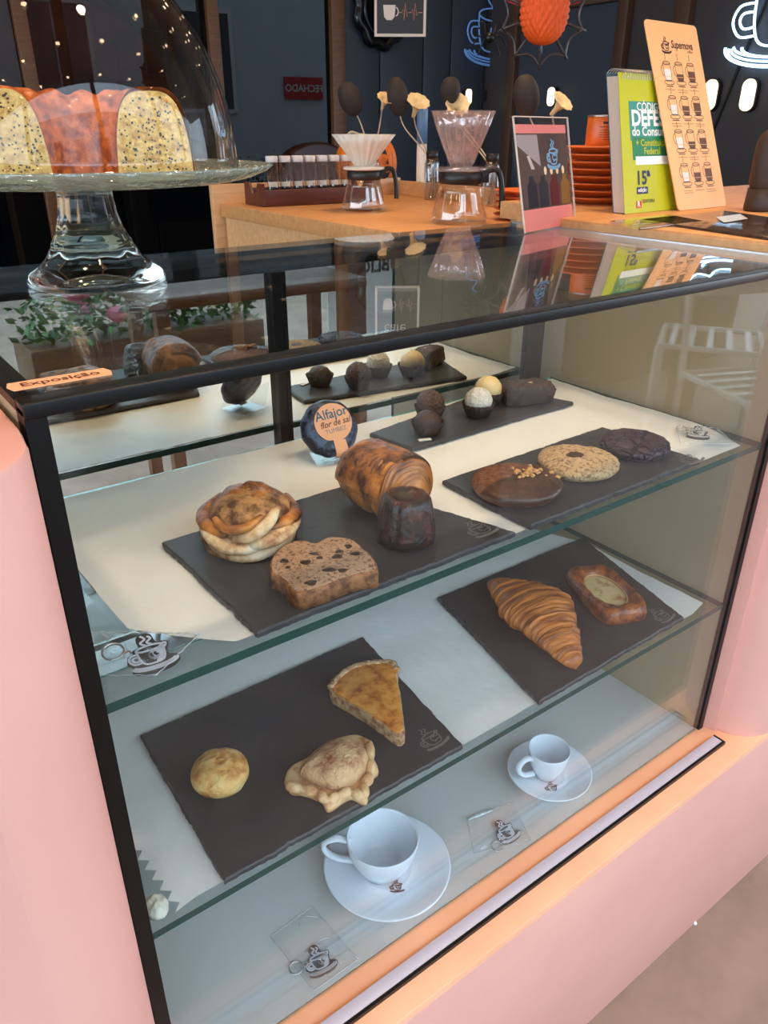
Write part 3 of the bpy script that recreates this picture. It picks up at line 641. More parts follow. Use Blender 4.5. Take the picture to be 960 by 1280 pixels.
# pie wedge
PT = 0.019
w3 = [(411, 862), (418, 850), (430, 838), (448, 829), (470, 826), (490, 825), (498, 830), (497, 845), (500, 870), (504, 900), (506, 921), (497, 924), (480, 912), (455, 895), (430, 880), (415, 872)]
wp = [P(x, y-8, ZL+PT) if y > 860 else P(x, y, ZL+PT) for x, y in w3]; c = sum(wp, Vector())/len(wp); c.z = ZL
t = thing('pie_wedge', 'triangular slice of browned custard pie with crumbly crust', 'pie slice', c)
pw = [(p.x-c.x, p.y-c.y) for p in wp]
ar = sum(pw[i][0]*pw[(i+1) % len(pw)][1]-pw[(i+1) % len(pw)][0]*pw[i][1] for i in range(len(pw)))
if ar < 0: pw.reverse()
pw = [(p.x*(1+0.03*noise.noise(p*260)), p.y*(1+0.03*noise.noise(p*260+Vector((3, 1, 0))))) for p in smooth_line([Vector((x, y, 0)) for x, y in pw+[pw[0]]], 4)[:-1]]
pcr = B_('pie_crust', C(156, 100, 62), 0.7, c2=C(212, 172, 130), scale=120, bump=1.8, bscale=260, pos=(0.38, 0.56))
b = MB(); b.prism(pw, 0, PT-0.003, bev=0.001, smooth=False); b.build('crust', pcr, t)
b = MB(); b.prism([(x*0.955, y*0.955) for x, y in pw], PT-0.004, PT-0.0005, bev=0.0012, smooth=True); b.build('custard_filling', B_('browned_custard', C(138, 60, 16), 0.42, c2=C(218, 132, 48), scale=60, bump=0.8, bscale=240, pos=(0.32, 0.48), c3=C(232, 160, 76)), t)
rl = smooth_line([P(x, y, ZL+PT) - c + Vector((0, 0, 0)) for x, y in [(413, 858), (420, 849), (432, 838), (450, 830), (471, 827), (489, 827), (496, 836)]], 6)
b = MB(); b.tube(rl, [0.0046*(1+0.45*noise.noise(Vector((i*0.7, 0, 0)))) for i in range(len(rl))], 10, flat=0.9); b.build('rim_crust', pcr, t, TR(0, 0, -0.0025))

# croissant
A_, B2 = P(617, 722, ZL+0.012), P(720, 826, ZL+0.012); c = (A_+B2)/2; c.z = ZL; ax = (B2-A_); Lc = ax.length; s = mpp(c)
t = thing('croissant', 'large flaky golden croissant on the lower right slate', 'croissant', c, math.atan2(ax.y, ax.x))
def cro(u, v):
    a = u*2*PI; x = (v-0.5)*Lc*1.02; q = abs(2*v-1)
    env = 0.0095 + 0.0400*(1-q)**0.88; steps = 9.0; sp = (v*steps + 0.10*math.sin(a) ) % 1.0 if v < 0.5 else ((1-v)*steps + 0.10*math.sin(a)) % 1.0
    env *= 0.94 + 0.085*(sp**1.8) + 0.05*N((x, math.cos(a)*0.03, math.sin(a)*0.03), 60) + 0.012*math.sin(x*900+3*math.sin(a)+N((x, a*0.01, 0), 60)*3)
    if v < 0.03 or v > 0.97: env *= max(0.05, math.sin(min(v, 1-v)/0.03*PI/2))
    y = math.cos(a)*env*1.12; z = math.sin(a)*env*0.56
    y += 0.009*(1-q)**1.2
    z += min(0.56*env, 0.0215)
    return Vector((x, y, max(0, z)))
b = MB(); b.surf(cro, 56, 150, True, True, True); b.build('croissant_body', B_('croissant_crust', C(120, 52, 14), 0.42, c2=C(212, 124, 48), scale=17, stretch=(9, 1.3, 1.3), bump=1.0, bscale=36, coat=0.15, pos=(0.34, 0.60)), t)

# square danish
c = place(757, 781, 46, ZL, 0.8); s = mpp(c)
cor = [P(x, y, ZL+0.014) for x, y in [(709, 715), (752, 709), (806, 757), (764, 781)]]
ctr = sum(cor, Vector())/4; ctr.z = ZL; vx = ((cor[2]-cor[1])+(cor[3]-cor[0]))/2; vy = ((cor[1]-cor[0])+(cor[2]-cor[3]))/2
t = thing('custard_danish', 'square glazed danish pastry with an oval custard hollow', 'pastry', ctr, math.atan2(vx.y, vx.x))
hx, hy = vx.length/2*1.04, vy.length/2*1.14
def dan(u, v):
    a = u*2*PI; ce = lambda x, p: math.copysign(abs(x)**p, x); k = int(round(v*9)); S_ = [0.93, 1.0, 1.02, 1.0, 0.97, 0.90, 0.80, 0.72, 0.67, 0.64][k]; z = [0, 0.002, 0.009, 0.016, 0.0205, 0.0230, 0.0225, 0.0205, 0.0175, 0.0135][k]
    p = 0.42 + (0.58*max(0, (k-4)/5)); x = hx*S_*ce(math.cos(a), p); y = hy*S_*ce(math.sin(a), p)*(1.0 if k < 5 else 1.02)
    z += (0.0010*math.sin(3*k+a*2) + 0.0030*N((x, y, z), 90)) if 1 < k < 9 else 0
    return Vector((x, y, max(0, z)))
b = MB(); b.surf(dan, 72, 9, True, True); b.build('pastry_body', B_('danish_crust', C(92, 32, 10), 0.32, c2=C(196, 104, 40), scale=65, bump=1.2, bscale=220, coat=0.35, pos=(0.38, 0.64)), t)
b = MB(); b.surf(lambda u, v: Vector((hx*0.655*(1-v)*math.cos(u*6.28318), hy*0.67*(1-v)*math.sin(u*6.28318), 0.0140+0.0012*math.sin(v*PI/2)+0.0008*N((math.cos(u*6.28)*(1-v), math.sin(u*6.28)*(1-v), 0), 2.6))), 40, 10); b.build('custard', B_('custard', C(186, 104, 48), 0.3, c2=C(232, 200, 142), scale=55, pos=(0.34, 0.48), coat=0.3), t)
lipm = B_('pale_custard_rim', C(206, 168, 112), 0.45)
b = MB(); b.tube([(hx*0.655*math.cos(a), hy*0.67*math.sin(a), 0.0162) for a in [i*2*PI/40 for i in range(40)]], 0.0012, 6, closed=True); b.build('custard_rim', lipm, t)
# ---------------------------------------------------------------- cups
china = mat('white_china', C(222, 228, 236), 0.12, spec=0.6)
inkb = mat('dark_print', C(58, 50, 50), 0.5)
def cup_set(cx, cy, rs_px, rr, hc, labs, hand, lean_px, show):
    c = P(cx, cy, 0.010); s = mpp(c); c.z = 0; R = rs_px*s
    t = thing('saucer', labs[0], 'saucer', (c.x, c.y, 0.0004), AZ, group='white saucers')
    b = MB(); b.lathe([(0.0001, 0.003), (R*0.36, 0.003), (R*0.38, 0.0), (R*0.46, 0.0), (R*0.52, 0.003), (R*0.8, 0.010), (R, 0.0165), (R*1.0, 0.0180), (R*0.97, 0.0180), (R*0.78, 0.0125), (R*0.5, 0.0065), (R*0.40, 0.0058), (R*0.38, 0.0066), (R*0.36, 0.0058), (0.0001, 0.0056)], 80); b.build('saucer_body', china, t)
    emblem(TR(*show, 0.0070) @ RZ(0.1), 0.019 if rs_px < 60 else 0.016, 0.0012, inkb, t)
    r = rr
    u = thing('coffee_cup', labs[1], 'cup', (c.x+lean_px[0]*RG.x+lean_px[1]*FG.x, c.y+lean_px[0]*RG.y+lean_px[1]*FG.y, 0.0068), AZ, group='white coffee cups')
    b = MB()
    prof = [(0.0001, 0.003), (r*0.48, 0.003), (r*0.50, 0.0), (r*0.56, 0.0), (r*0.60, 0.005)] + [(r*(0.60+0.40*math.sin(q*PI/2)**0.8), 0.005+(hc-0.005)*q) for q in [i/10 for i in range(1, 11)]]
    prof += [(r*0.985, hc+0.0012), (r*0.955, hc)] + [(r*(0.55+0.40*math.sin(q*PI/2)**0.8), 0.0075+(hc-0.0075)*q) for q in [i/10 for i in range(9, -1, -1)]] + [(r*0.35, 0.0065), (0.0001, 0.0062)]
    b.lathe(prof, 72); b.build('cup_body', china, u)
    a = hand; ex = Vector((math.cos(a), math.sin(a), 0))
    pts = smooth_line([ex*r*0.90+Vector((0, 0, hc*0.80)), ex*(r*1.28)+Vector((0, 0, hc*0.88)), ex*(r*1.62)+Vector((0, 0, hc*0.72)), ex*(r*1.60)+Vector((0, 0, hc*0.45)), ex*(r*1.25)+Vector((0, 0, hc*0.24)), ex*r*0.78+Vector((0, 0, hc*0.20))], 7)
    b = MB(); b.tube(pts, [0.0052]*len(pts), 12, flat=0.75); b.build('handle', china, u)
cup_set(484, 1084, 79, 0.0455, 0.056, ('large white saucer under the cappuccino cup in the case bottom', 'large white china cup with handle standing on the front saucer'), PI*0.98, (-0.006, 0.002), (0.012, -0.026))
cup_set(686, 966, 52, 0.0300, 0.048, ('small white saucer with cup print under the espresso cup', 'small white espresso cup near the right end of the case'), PI*1.12, (-0.003, 0.002), (0.000, -0.026))

# ---------------------------------------------------------------- key rings in plastic sleeves
kdark = mat('dark_rubber', C(42, 38, 40), 0.45); kwhite = mat('white_rubber', C(206, 206, 214), 0.5)
crease_highlight = thin('film_highlight', (0.9, 0.95, 0.96, 1), 0.35, rough=0.15, dw=0.35, diffuse=(0.85, 0.92, 0.95, 1))  # pale film colour puts the crease highlights into thin ridges
film = thin('clear_film', (0.985, 0.99, 0.99, 1), 0.05, rough=0.06, bump=0.8, bscale=70, dw=0.03, diffuse=(0.85, 0.9, 0.92, 1))
def keyring(px, py, z, size, rot, tiltx, label, bag, blabel, ringang=PI):
    q = P(px, py, z); t = thing('cup_keyring', label, 'key ring', M=Matrix.Translation((q.x, q.y, z+0.0012)) @ RZ(AZ+rot) @ Matrix.Rotation(tiltx, 4, 'X'), group='cup key rings in plastic sleeves')
    S = size
    b = MB(); oo = smooth_line([(x*S, y*S, 0) for x, y in emblem_outline()+[emblem_outline()[0]]], 4)[:-1]
    b.prism([(p.x, p.y) for p in reversed(oo)] , 0, 0.003, bev=0.0005); b.build('backing', kdark, t)
    b = MB(); Z = 0.0033
    cupf = [(p[0]*S, p[1]*S) for p in smooth_line([(0.02, 0.14, 0), (0.02, -0.05, 0), (0.08, -0.20, 0), (0.05, -0.27, 0), (0.20, -0.25, 0), (0.29, -0.05, 0), (0.31, 0.16, 0), (0.16, 0.12, 0)], 4)]
    b.flat(cupf, Z)
    for l in EMB: b.ribbon([(p[0]*S, p[1]*S) for p in l], S*0.060, Z+0.0001)
    for e in ((0.45, 0.105), (0.535, 0.15)): b.ribbon([(p[0]*S, p[1]*S) for p in arc(0, -0.31, e[0], e[1], PI, 2*PI, 20)], S*0.035, Z)
    b.build('raised_cup_emblem', kwhite, t)
    b = MB(); b.flat([(p[0]*S, p[1]*S) for p in smooth_line([(0.10, 0.05, 0), (0.04, -0.02, 0), (0.10, -0.10, 0), (0.18, -0.07, 0), (0.13, -0.03, 0)], 4)], Z+0.0002); b.flat([(p[0]*S, p[1]*S) for p in [(-0.29, 0.10), (-0.02, 0.10), (0.0, -0.08), (0.04, -0.22), (-0.18, -0.24), (-0.26, -0.06)]], Z+0.0001); b.build('dark_inlay', kdark, t)
    rc = Vector((math.cos(ringang)*S*0.95, math.sin(ringang)*S*0.95, 0.0015))
    b = MB(); b.tube([rc+Vector((S*0.26*math.cos(a), S*0.26*math.sin(a), 0)) for a in [i*2*PI/32 for i in range(32)]], 0.0009, 6, closed=True); b.build('split_ring', steel, t)
    b = MB(); ch = smooth_line([Vector((math.cos(ringang)*S*0.5, math.sin(ringang)*S*0.5, 0.0016)), rc*0.62+Vector((0.001, 0.002, 0)), rc+Vector((S*0.26*math.cos(ringang+2.6), S*0.26*math.sin(ringang+2.6), 0))], 6); b.tube(ch, 0.0007, 6); b.build('chain', mat('copper_chain', C(150, 110, 88), 0.35, metal=1), t)
    pg = [P(x, y, z) for x, y in bag]; cc = sum(pg, Vector())/len(pg)
    tb = MB(); n = len(pg)
    def bf(u, v):
        # bilinear sheet with soft crumples
        p = pg[0].lerp(pg[1], u).lerp(pg[3].lerp(pg[2], u), v); e = min(u, 1-u, v, 1-v)
        return Vector((p.x-cc.x, min(max(p.y, 0.004), 9)-cc.y, 0.0048+0.0022*min(1, e*9)*abs(N((p.x, p.y, 0), 70))*2 - 0.0035*(1-min(1, e*8))))
    tb.surf(bf, 26, 26, False); o = tb.build('sleeve', film); o.name = 'plastic_sleeve'; o.location = (cc.x, cc.y, z)
    tag(o, blabel, 'plastic sleeve', 'clear plastic sleeves')
    b = MB(); random.seed(int(px)); tw = 0.00035
    for e in range(4): b.tube([bf(*[(i/14, 0.0), (1.0, i/14), (i/14, 1.0), (0.0, i/14)][e]) + Vector((0, 0, 0.0006*math.sin(i*2.1)+0.0004)) for i in range(15)], [tw*(0.6+0.8*abs(math.sin(i*1.3+e))) for i in range(15)], 5)
    for k in range(5):
        u0, v0, a = random.uniform(.1, .9), random.uniform(.1, .9), random.uniform(0, PI); L_ = random.uniform(.10, .28)
        b.tube([bf(min(1, max(0, u0+L_*(t-.5)*math.cos(a))), min(1, max(0, v0+L_*(t-.5)*math.sin(a))))+Vector((0, 0, 0.0006+0.0006*math.sin(t*3))) for t in [i/8 for i in range(9)]], [tw*1.3*math.sin(PI*(i+.5)/9) for i in range(9)], 5)
    b.build('crease_highlight', crease_highlight, o)
keyring(190, 822, Z2, 0.031, 0.55, 0.25, 'cup-shaped key ring at the left front of the middle shelf', [(118, 846), (196, 846), (250, 794), (116, 791)], 'clear crumpled sleeve around the key ring at the left of the middle shelf', 2.6)
keyring(400, 1204, 0.0, 0.0290, 0.5, 0.0, 'cup-shaped key ring on the case bottom below the large saucer', [(392, 1240), (448, 1200), (390, 1134), (338, 1172)], 'clear flat sleeve around the key ring below the large saucer', 2.9)
keyring(633, 1042, 0.0, 0.0280, 0.6, 0.15, 'cup-shaped key ring on the case bottom between the two saucers', [(592, 1068), (664, 1052), (640, 1004), (584, 1024)], 'clear crumpled sleeve around the key ring between the saucers', 3.5)
keyring(872, 544, Z2+0.002, 0.024, -0.35, 0.2, 'cup-shaped key ring at the right end of the middle shelf', [(850, 556), (918, 556), (896, 536), (846, 537)], 'clear sleeve around the key ring at the right end of the middle shelf', 2.8)
q = P(600, 1021, 0.0); t = thing('rolled_film', 'rolled strip of clear plastic lying beside the middle key ring', 'plastic film', (q.x, q.y, 0.0035), AZ+0.42)
b = MB(); b.tube([Vector((x, 0, 0)) for x in (-0.02, -0.01, 0, 0.012, 0.024)], [0.0014, 0.003, 0.0035, 0.0034, 0.0018], 10); b.build('film_roll', thin('film_roll', (0.95, 0.98, 0.99, 1), 0.2, rough=0.08, dw=0.12, diffuse=(0.8, 0.92, 0.95, 1)), t)
q = P(193, 1150, Z1); t = thing('crumpled_paper', 'small ball of crumpled white paper in the lower shelf corner', 'paper ball', (max(q.x, 0.012), q.y+0.004, Z1+0.0008))
b = MB(); b.surf(lambda u, v: Vector((0.010*math.sin(v*PI)*math.cos(u*6.283), 0.012*math.sin(v*PI)*math.sin(u*6.283), 0.008-0.008*math.cos(v*PI)))*(1+0.22*N((math.sin(v*PI)*math.cos(u*6.283), math.sin(v*PI)*math.sin(u*6.283), math.cos(v*PI)), 3)), 24, 16); b.build('paper_ball', mat('tissue', C(222, 218, 200), 0.8), t)
# sticker on the glass top
q = P(76, 475, ZT); t = thing('shelf_sticker', 'small peach sticker reading Exposição at the left front of the glass top', 'sticker', (q.x, q.y, ZT+0.0003), 0.0)
b = MB(); b.prism([(x*0.030+sx_*0.0015, y*0.0085) for x, y, sx_ in [(-1, -1, 1), (1, -1, -1), (1.02, 0, 0), (1, 1, -1), (-1, 1, 1), (-1.02, 0, 0)]], 0, 0.0004); b.build('paper', lab, t)
text('Exposição', 0.0115, ink2, t, TR(0, -0.0035, 0.0006), align='CENTER', bold=0.015)

# ---------------------------------------------------------------- cake stand, dome, cake
cl = (0.142, 0.330, ZT+0.0004)
ppl = thin('pressed_plate_glass', (0.80, 0.88, 0.85, 1), 0.09, rough=0.03, bump=0.9, bscale=110, dw=0.16, diffuse=(0.55, 0.66, 0.62, 1))
pg = glass('pressed_glass', (0.84, 0.94, 0.90, 1), 1.30)
stand = thing('cake_stand', 'pressed green-tinted glass cake stand on the left of the glass top', 'cake stand', cl, 0.0)
def ft(a, r, z, v): return r*(1+0.022*math.cos(10*a)*max(0, min(1, (z-0.014)/0.02))*(1 if z < 0.088 else 0))
b = MB(); b.lathe([(0.0001, 0.004), (0.050, 0.002), (0.060, 0.0), (0.0645, 0.002), (0.065, 0.006), (0.0625, 0.010), (0.054, 0.016), (0.045, 0.025), (0.040, 0.033), (0.0375, 0.035), (0.038, 0.038), (0.0355, 0.041), (0.0310, 0.050), (0.0270, 0.063), (0.0250, 0.077), (0.0250, 0.084), (0.032, 0.0895), (0.0001, 0.0895)], 80, fl=ft); b.build('pedestal', pg, stand)
RP = 0.171
def fp(a, r, z, v): return r*(1+0.006*abs(math.cos(22*a)) if r > 0.14 else 1)
def plate_fn(u, v): pass
prof = [(0.0001, 0.090), (0.06, 0.090), (0.115, 0.0905), (0.135, 0.0915), (0.152, 0.0950), (0.166, 0.1010), (RP, 0.1050), (0.1690, 0.1063), (0.160, 0.1025), (0.148, 0.0985), (0.13, 0.0968), (0.06, 0.0962), (0.0001, 0.0962)]
def fl2(a, r, z, v):
    k = max(0, (r-0.10)/0.06); return r*(1+0.030*k*abs(math.sin(18*a + z*160)))
b = MB(); b.lathe(prof, 216, fl=fl2); b.build('plate', ppl, stand)
dome_ = thing('glass_cake_dome', 'clear rounded glass dome covering the cake on the stand', 'cake dome', (cl[0], cl[1], cl[2]+0.0990), 0.0)
RD = 0.1440
dg_ = thin('dome_glass', (0.955, 0.965, 0.96, 1), 0.03); dg2 = thin('dome_glass_inner', (0.985, 0.985, 0.985, 1), 0.004)
def dprof(R, H): return [(R*1.02, 0.0), (R*1.0, 0.004)] + [(R*math.cos(q)**0.92, 0.004+H*math.sin(q)**1.0) for q in [i*PI/2/26 for i in range(0, 26)]] + [(0.0001, H+0.004)]
b = MB(); b.lathe(dprof(RD, 0.178), 96); b.mi = 1; b.lathe(list(reversed(dprof(RD-0.003, 0.175))), 96); b.build('shell', [dg_, dg2], dome_)
b = MB(); b.lathe([(0.0001, 0.183), (0.010, 0.183), (0.008, 0.190), (0.016, 0.200), (0.019, 0.210), (0.014, 0.219), (0.0001, 0.222)], 32); b.build('knob', pg, dome_)
# bundt cake with the front cut out
cake = thing('poppy_seed_ring_cake', 'orange ring cake with poppy seed crumb and a wedge cut out under the dome', 'cake', (cl[0]+0.004*RG.x, cl[1]+0.004*RG.y, cl[2]+0.0968), AZ)
ang0, ang1 = math.radians(2), math.radians(222)
RO, RI, HC = 0.1005, 0.030, 0.070
sec = []
for i in range(29):
    q = i/28*PI; ce = math.copysign(abs(math.cos(q))**0.55, math.cos(q)); sn = math.sin(q)**0.62
    sec.append(((RO+RI)/2 + (RO-RI)/2*ce*(1-0.13*sn), HC*sn))
def cakefn(u, v):
    a = ang0+(ang1-ang0)*u; r, z = sec[int(round(v*28))]
    k = 1+0.030*math.sin(z/HC*PI/2)*math.cos(14*a)*(1 if r > 0.065 else 0.7); z2 = z*(1+0.035*math.cos(14*a)) ; z2 += 0.0007*N((r*math.cos(a), r*math.sin(a), z), 120)
    return Vector((r*k*math.cos(a), r*k*math.sin(a), max(0, z2)))
b = MB(); b.surf(cakefn, 150, 28, False); b.build('crust', B_('orange_crust', C(128, 50, 14), 0.4, c2=C(204, 106, 38), scale=90, bump=0.7, bscale=220, coat=0.3, pos=(0.36, 0.58)), cake)
crm = mat('cake_crumb', C(178, 128, 56), 0.85, c2=C(226, 190, 116), scale=110, bump=1.5, bscale=240, pos=(0.3, 0.55))
seed = mat('poppy_seed', C(58, 50, 48), 0.6)
random.seed(5)
for a, sg in ((ang0, -1), (ang1, 1)):
    M = RZ(a) @ Matrix.Rotation(PI/2, 4, 'X')
    b = MB(); pl_ = [(0.0655+(r-0.0655)*0.985, z*0.985) for r, z in sec]; b.prism(list(reversed(pl_)), -0.0006, 0.0006); f = b.build('cut_face', crm, cake, M @ TR(0, 0, -0.0004*sg))
    b = MB()
    for k in range(150):
        x = random.uniform(RI+0.006, RO-0.006); z = random.uniform(0.004, HC*0.93)
        if abs((x-0.065)/0.034)**2.2+(z/HC)**2.6 > 0.9: continue
        rr = random.uniform(0.00045, 0.0009); b.box(x-rr, x+rr, z-rr, z+rr, -0.0010, 0.0010)
    b.build('poppy_seeds', seed, f)['kind'] = 'stuff'
# ---------------------------------------------------------------- wooden top on the right, menus, books
ZW = ZT+0.013
wt = thing('wooden_countertop', 'light wooden countertop joining the right end of the glass top', 'countertop', (0, 0, 0))
b = MB(); b.prism([(W+0.0145, 0.0), (2.6, -0.02), (2.6, 0.68), (1.03, 0.68), (1.03, YB+0.004), (W+0.013, YB+0.004)], ZW-0.030, ZW, bev=0.002); b.build('board', woodm, wt)
b = MB(); b.box(W+0.0125, W+0.0144, 0.0, YB+0.003, ZW-0.030, ZW-0.004); b.build('edge_band', woodl, wt)
b = MB(); b.box(1.04, 2.6, 0.05, 0.66, ZG, ZW-0.031); b.build('base_cabinet', taupe, wt)
b = MB(); b.box(2.30, 2.36, -0.06, 0.66, ZW+0.0005, 2.155); struct(b.build('wall_reflection_blocker', mat('blocker_brown', C(92, 64, 48), 0.6, c2=C(110, 80, 60), scale=4)))  # unseen panel added so the sign holder reflects dark, not the bright facade
# spiral-bound code book
p0, p1 = P(783, 268, ZW), P(847, 262, ZW); xd = (p1-p0); xd.z = 0; xd.normalize(); bk = Vector((-xd.y, xd.x, 0))
up_ = Vector((0, 0.076, 0.2055)); sb, hb = 0, 0; Hh = up_.length; Wd = 0.150
M = axes(p0+Vector((0, 0, 0.0006)), xd, up_)
print('book', sb, hb, Hh, (p1-p0).length)
bkT = thing('spiral_code_book', 'yellow-green spiral-bound code book standing behind the peach menu', 'book', M=M)
yg = mat('yellow_green_cover', C(176, 178, 20), 0.4); gr = mat('teal_block', C(48, 134, 122), 0.45); gr2 = mat('green_block', C(28, 116, 74), 0.45); wt_ = mat('cover_white', C(234, 234, 228), 0.5); blu = mat('cover_navy', C(34, 44, 84), 0.5); red = mat('cover_red', C(190, 50, 40), 0.5); pgm = mat('book_pages', C(196, 176, 160), 0.7)
TK = 0.024
b = MB(); b.box(0, Wd, 0, Hh, -0.001, 0); b.build('front_cover', yg, bkT)
b = MB(); b.box(0.001, Wd-0.002, 0.001, Hh-0.006, -TK+0.001, -0.0012); b.build('pages', pgm, bkT)
b = MB(); b.box(0, Wd, 0, Hh, -TK, -TK+0.001); b.build('back_cover', mat('book_back', C(40, 74, 84), 0.5), bkT)
b = MB()
for i in range(22):
    x = 0.008+i*(Wd-0.016)/21; b.tube([(x+0.0016*math.sin(a), Hh-0.005+0.0105*math.cos(a)+0.001, -TK/2+(TK/2+0.003)*math.sin(a)) for a in [k*2*PI/16 for k in range(16)]], 0.0007, 5, closed=True)
b.build('spiral_wire', steel, bkT)
u = Hh
def blk(name, m, x0, x1, y0, y1, z=0.0004):
    bb = MB(); bb.box(x0, x1, y0*u, y1*u, 0, z); return bb.build(name, m, bkT)
blk('teal_panel', gr, 0.022, 0.148, 0.52, 0.80); blk('green_panel', gr2, 0.026, 0.146, 0.38, 0.545, 0.0006); blk('white_band', wt_, 0.032, 0.130, 0.345, 0.405, 0.0008)
text('CÓDIGO DE', 0.0180, wt_, bkT, TR(0.042, 0.735*u, 0.0009), bold=0.014)
text('DEFESA', 0.0340, wt_, bkT, TR(0.026, 0.628*u, 0.0009), bold=0.035)
text('do Consumidor', 0.0200, wt_, bkT, TR(0.026, 0.555*u, 0.0009), bold=0.02)
text('+ Constituição', 0.0150, yg, bkT, TR(0.034, 0.480*u, 0.0011), bold=0.02)
text('Federal', 0.0150, yg, bkT, TR(0.055, 0.420*u, 0.0011), bold=0.02)
text('15ª', 0.030, blu, bkT, TR(0.030, 0.205*u, 0.0006), bold=0.03)
blk('edition_badge', blu, 0.032, 0.062, 0.135, 0.185, 0.0005); text('edição', 0.0090, wt_, bkT, TR(0.0345, 0.150*u, 0.0009), bold=0.02)
blk('publisher_mark', red, 0.030, 0.044, 0.035, 0.085, 0.0005); text('R', 0.012, wt_, bkT, TR(0.0325, 0.045*u, 0.0008), bold=0.03); text('EDITORA', 0.0080, inkb, bkT, TR(0.047, 0.068*u, 0.0006), bold=0.01); text('RIDEEL', 0.0140, inkb, bkT, TR(0.047, 0.032*u, 0.0006), bold=0.03)
b = MB(); b.prism([(p[0], p[1]) for p in arc(0.080, 0.26*u, 0.016, 0.022, 0, 2*PI, 24)][:-1], 0, 0.0005); b.build('oval_seal', mat('seal_cream', C(206, 206, 150), 0.5), bkT)
blk('blue_corner', mat('cover_blue', C(40, 92, 110), 0.5), 0.088, 0.148, 0.02, 0.07); blk('green_corner', gr2, 0.084, 0.148, 0.075, 0.12)
for ch_ in list(bkT.children):
    me_ = ch_.data; me_.transform(ch_.matrix_local); ch_.matrix_local = Matrix.Identity(4)
    for v_ in me_.vertices: v_.co.y += 0.37*max(0, -v_.co.z); v_.co.x += 0.15*v_.co.y - 0.55*max(0, 0.05-v_.co.y)**1.0*0.15
# menu card
p0, p1 = P(848, 264, ZW), P(908, 258, ZW); xd = (p1-p0); xd.z = 0; Wd = xd.length; xd.normalize(); bk = Vector((-xd.y, xd.x, 0))
sb, hb = lean(p0, bk, 805, 24); up_ = (bk*sb+Vector((0, 0, hb))); Hh = up_.length
print('menu', sb, hb, Hh, Wd)
M = axes(p0+Vector((0, 0, 0.0006)), xd, up_)
mn = thing('drinks_menu_card', 'tall peach drinks menu card with rows of cup drawings leaning on the code book', 'menu', M=M)
pch = mat('peach_card', C(240, 178, 122), 0.35, coat=0.2)
r_ = 0.008
poly = [(r_+0, 0), (Wd-r_, 0)] + arc(Wd-r_, r_, r_, r_, -PI/2, 0, 5) + arc(Wd-r_, Hh-r_, r_, r_, 0, PI/2, 5) + arc(r_, Hh-r_, r_, r_, PI/2, PI, 5) + arc(r_, r_, r_, r_, PI, 1.5*PI, 5)
b = MB(); b.prism(poly, -0.002, 0); b.build('card', pch, mn)
mi_ = mat('menu_ink', C(66, 40, 30), 0.5); mfill = mat('menu_coffee', C(96, 58, 40), 0.5); mwh = mat('menu_milk', C(224, 210, 200), 0.5)
emblem(TR(Wd*0.32, Hh*0.872, 0.0003), Wd*0.16, 0.0014, mi_, mn, 'cup_logo')
text('Supernova', Wd*0.118, mi_, mn, TR(Wd*0.42, Hh*0.865, 0.0003), bold=0.02, shear=0.25, sx=0.85)
text('coffee', Wd*0.045, mi_, mn, TR(Wd*0.72, Hh*0.845, 0.0003))
for r in range(4):
    for k in range(3):
        x, y = Wd*(0.265+0.235*k), Hh*(0.735-0.180*r); sz = Wd*0.155
        b = MB(); wd = 0.0011
        b.ribbon([(x-sz*.45, y+sz*.6), (x-sz*.42, y-sz*.35), (x-sz*.3, y-sz*.62), (x+sz*.3, y-sz*.62), (x+sz*.42, y-sz*.35), (x+sz*.45, y+sz*.6)], wd, 0.0003, closed=True)
        b.ribbon(arc(x, y+sz*.62, sz*.45, sz*.12, 0, 2*PI, 14), wd, 0.0003); b.ribbon(arc(x-sz*.48, y+sz*.1, sz*.26, sz*.36, PI*.5, PI*1.5, 10), wd, 0.0003)
        b.ribbon(arc(x, y-sz*.72, sz*.62, sz*.16, 0, 2*PI, 14), wd, 0.0003); b.ribbon([(x-sz*.1, y+sz*.85), (x+sz*.02, y+sz*1.0), (x-sz*.06, y+sz*1.15), (x+sz*.05, y+sz*1.3)], wd, 0.0003)
        b.ribbon([(x-sz*.42, y-sz*.98), (x+sz*.42, y-sz*.98)], 0.0014, 0.0003)
        for q in range(2 if (r+k) % 2 else 1): b.ribbon([(x-sz*.6, y-sz*(1.22+.16*q)), (x+sz*.6, y-sz*(1.22+.16*q))], 0.0006, 0.0003)
        b.build('cup_drawing', mi_, mn)
        lv = (0.2, -0.1, 0.15, 0.1, 0.05, 0.3)[(r*3+k) % 6]
        b = MB(); b.flat([(x-sz*.41, y-sz*.3), (x+sz*.41, y-sz*.3), (x+sz*.42, y+sz*lv), (x-sz*.42, y+sz*lv)], 0.00025)
        b.flat([(x-sz*.28, y-sz*.6), (x+sz*.28, y-sz*.6), (x+sz*.4, y-sz*.34), (x-sz*.4, y-sz*.34)], 0.00025); b.build('cup_filling', mfill if (r*3+k) % 3 else mwh, mn)
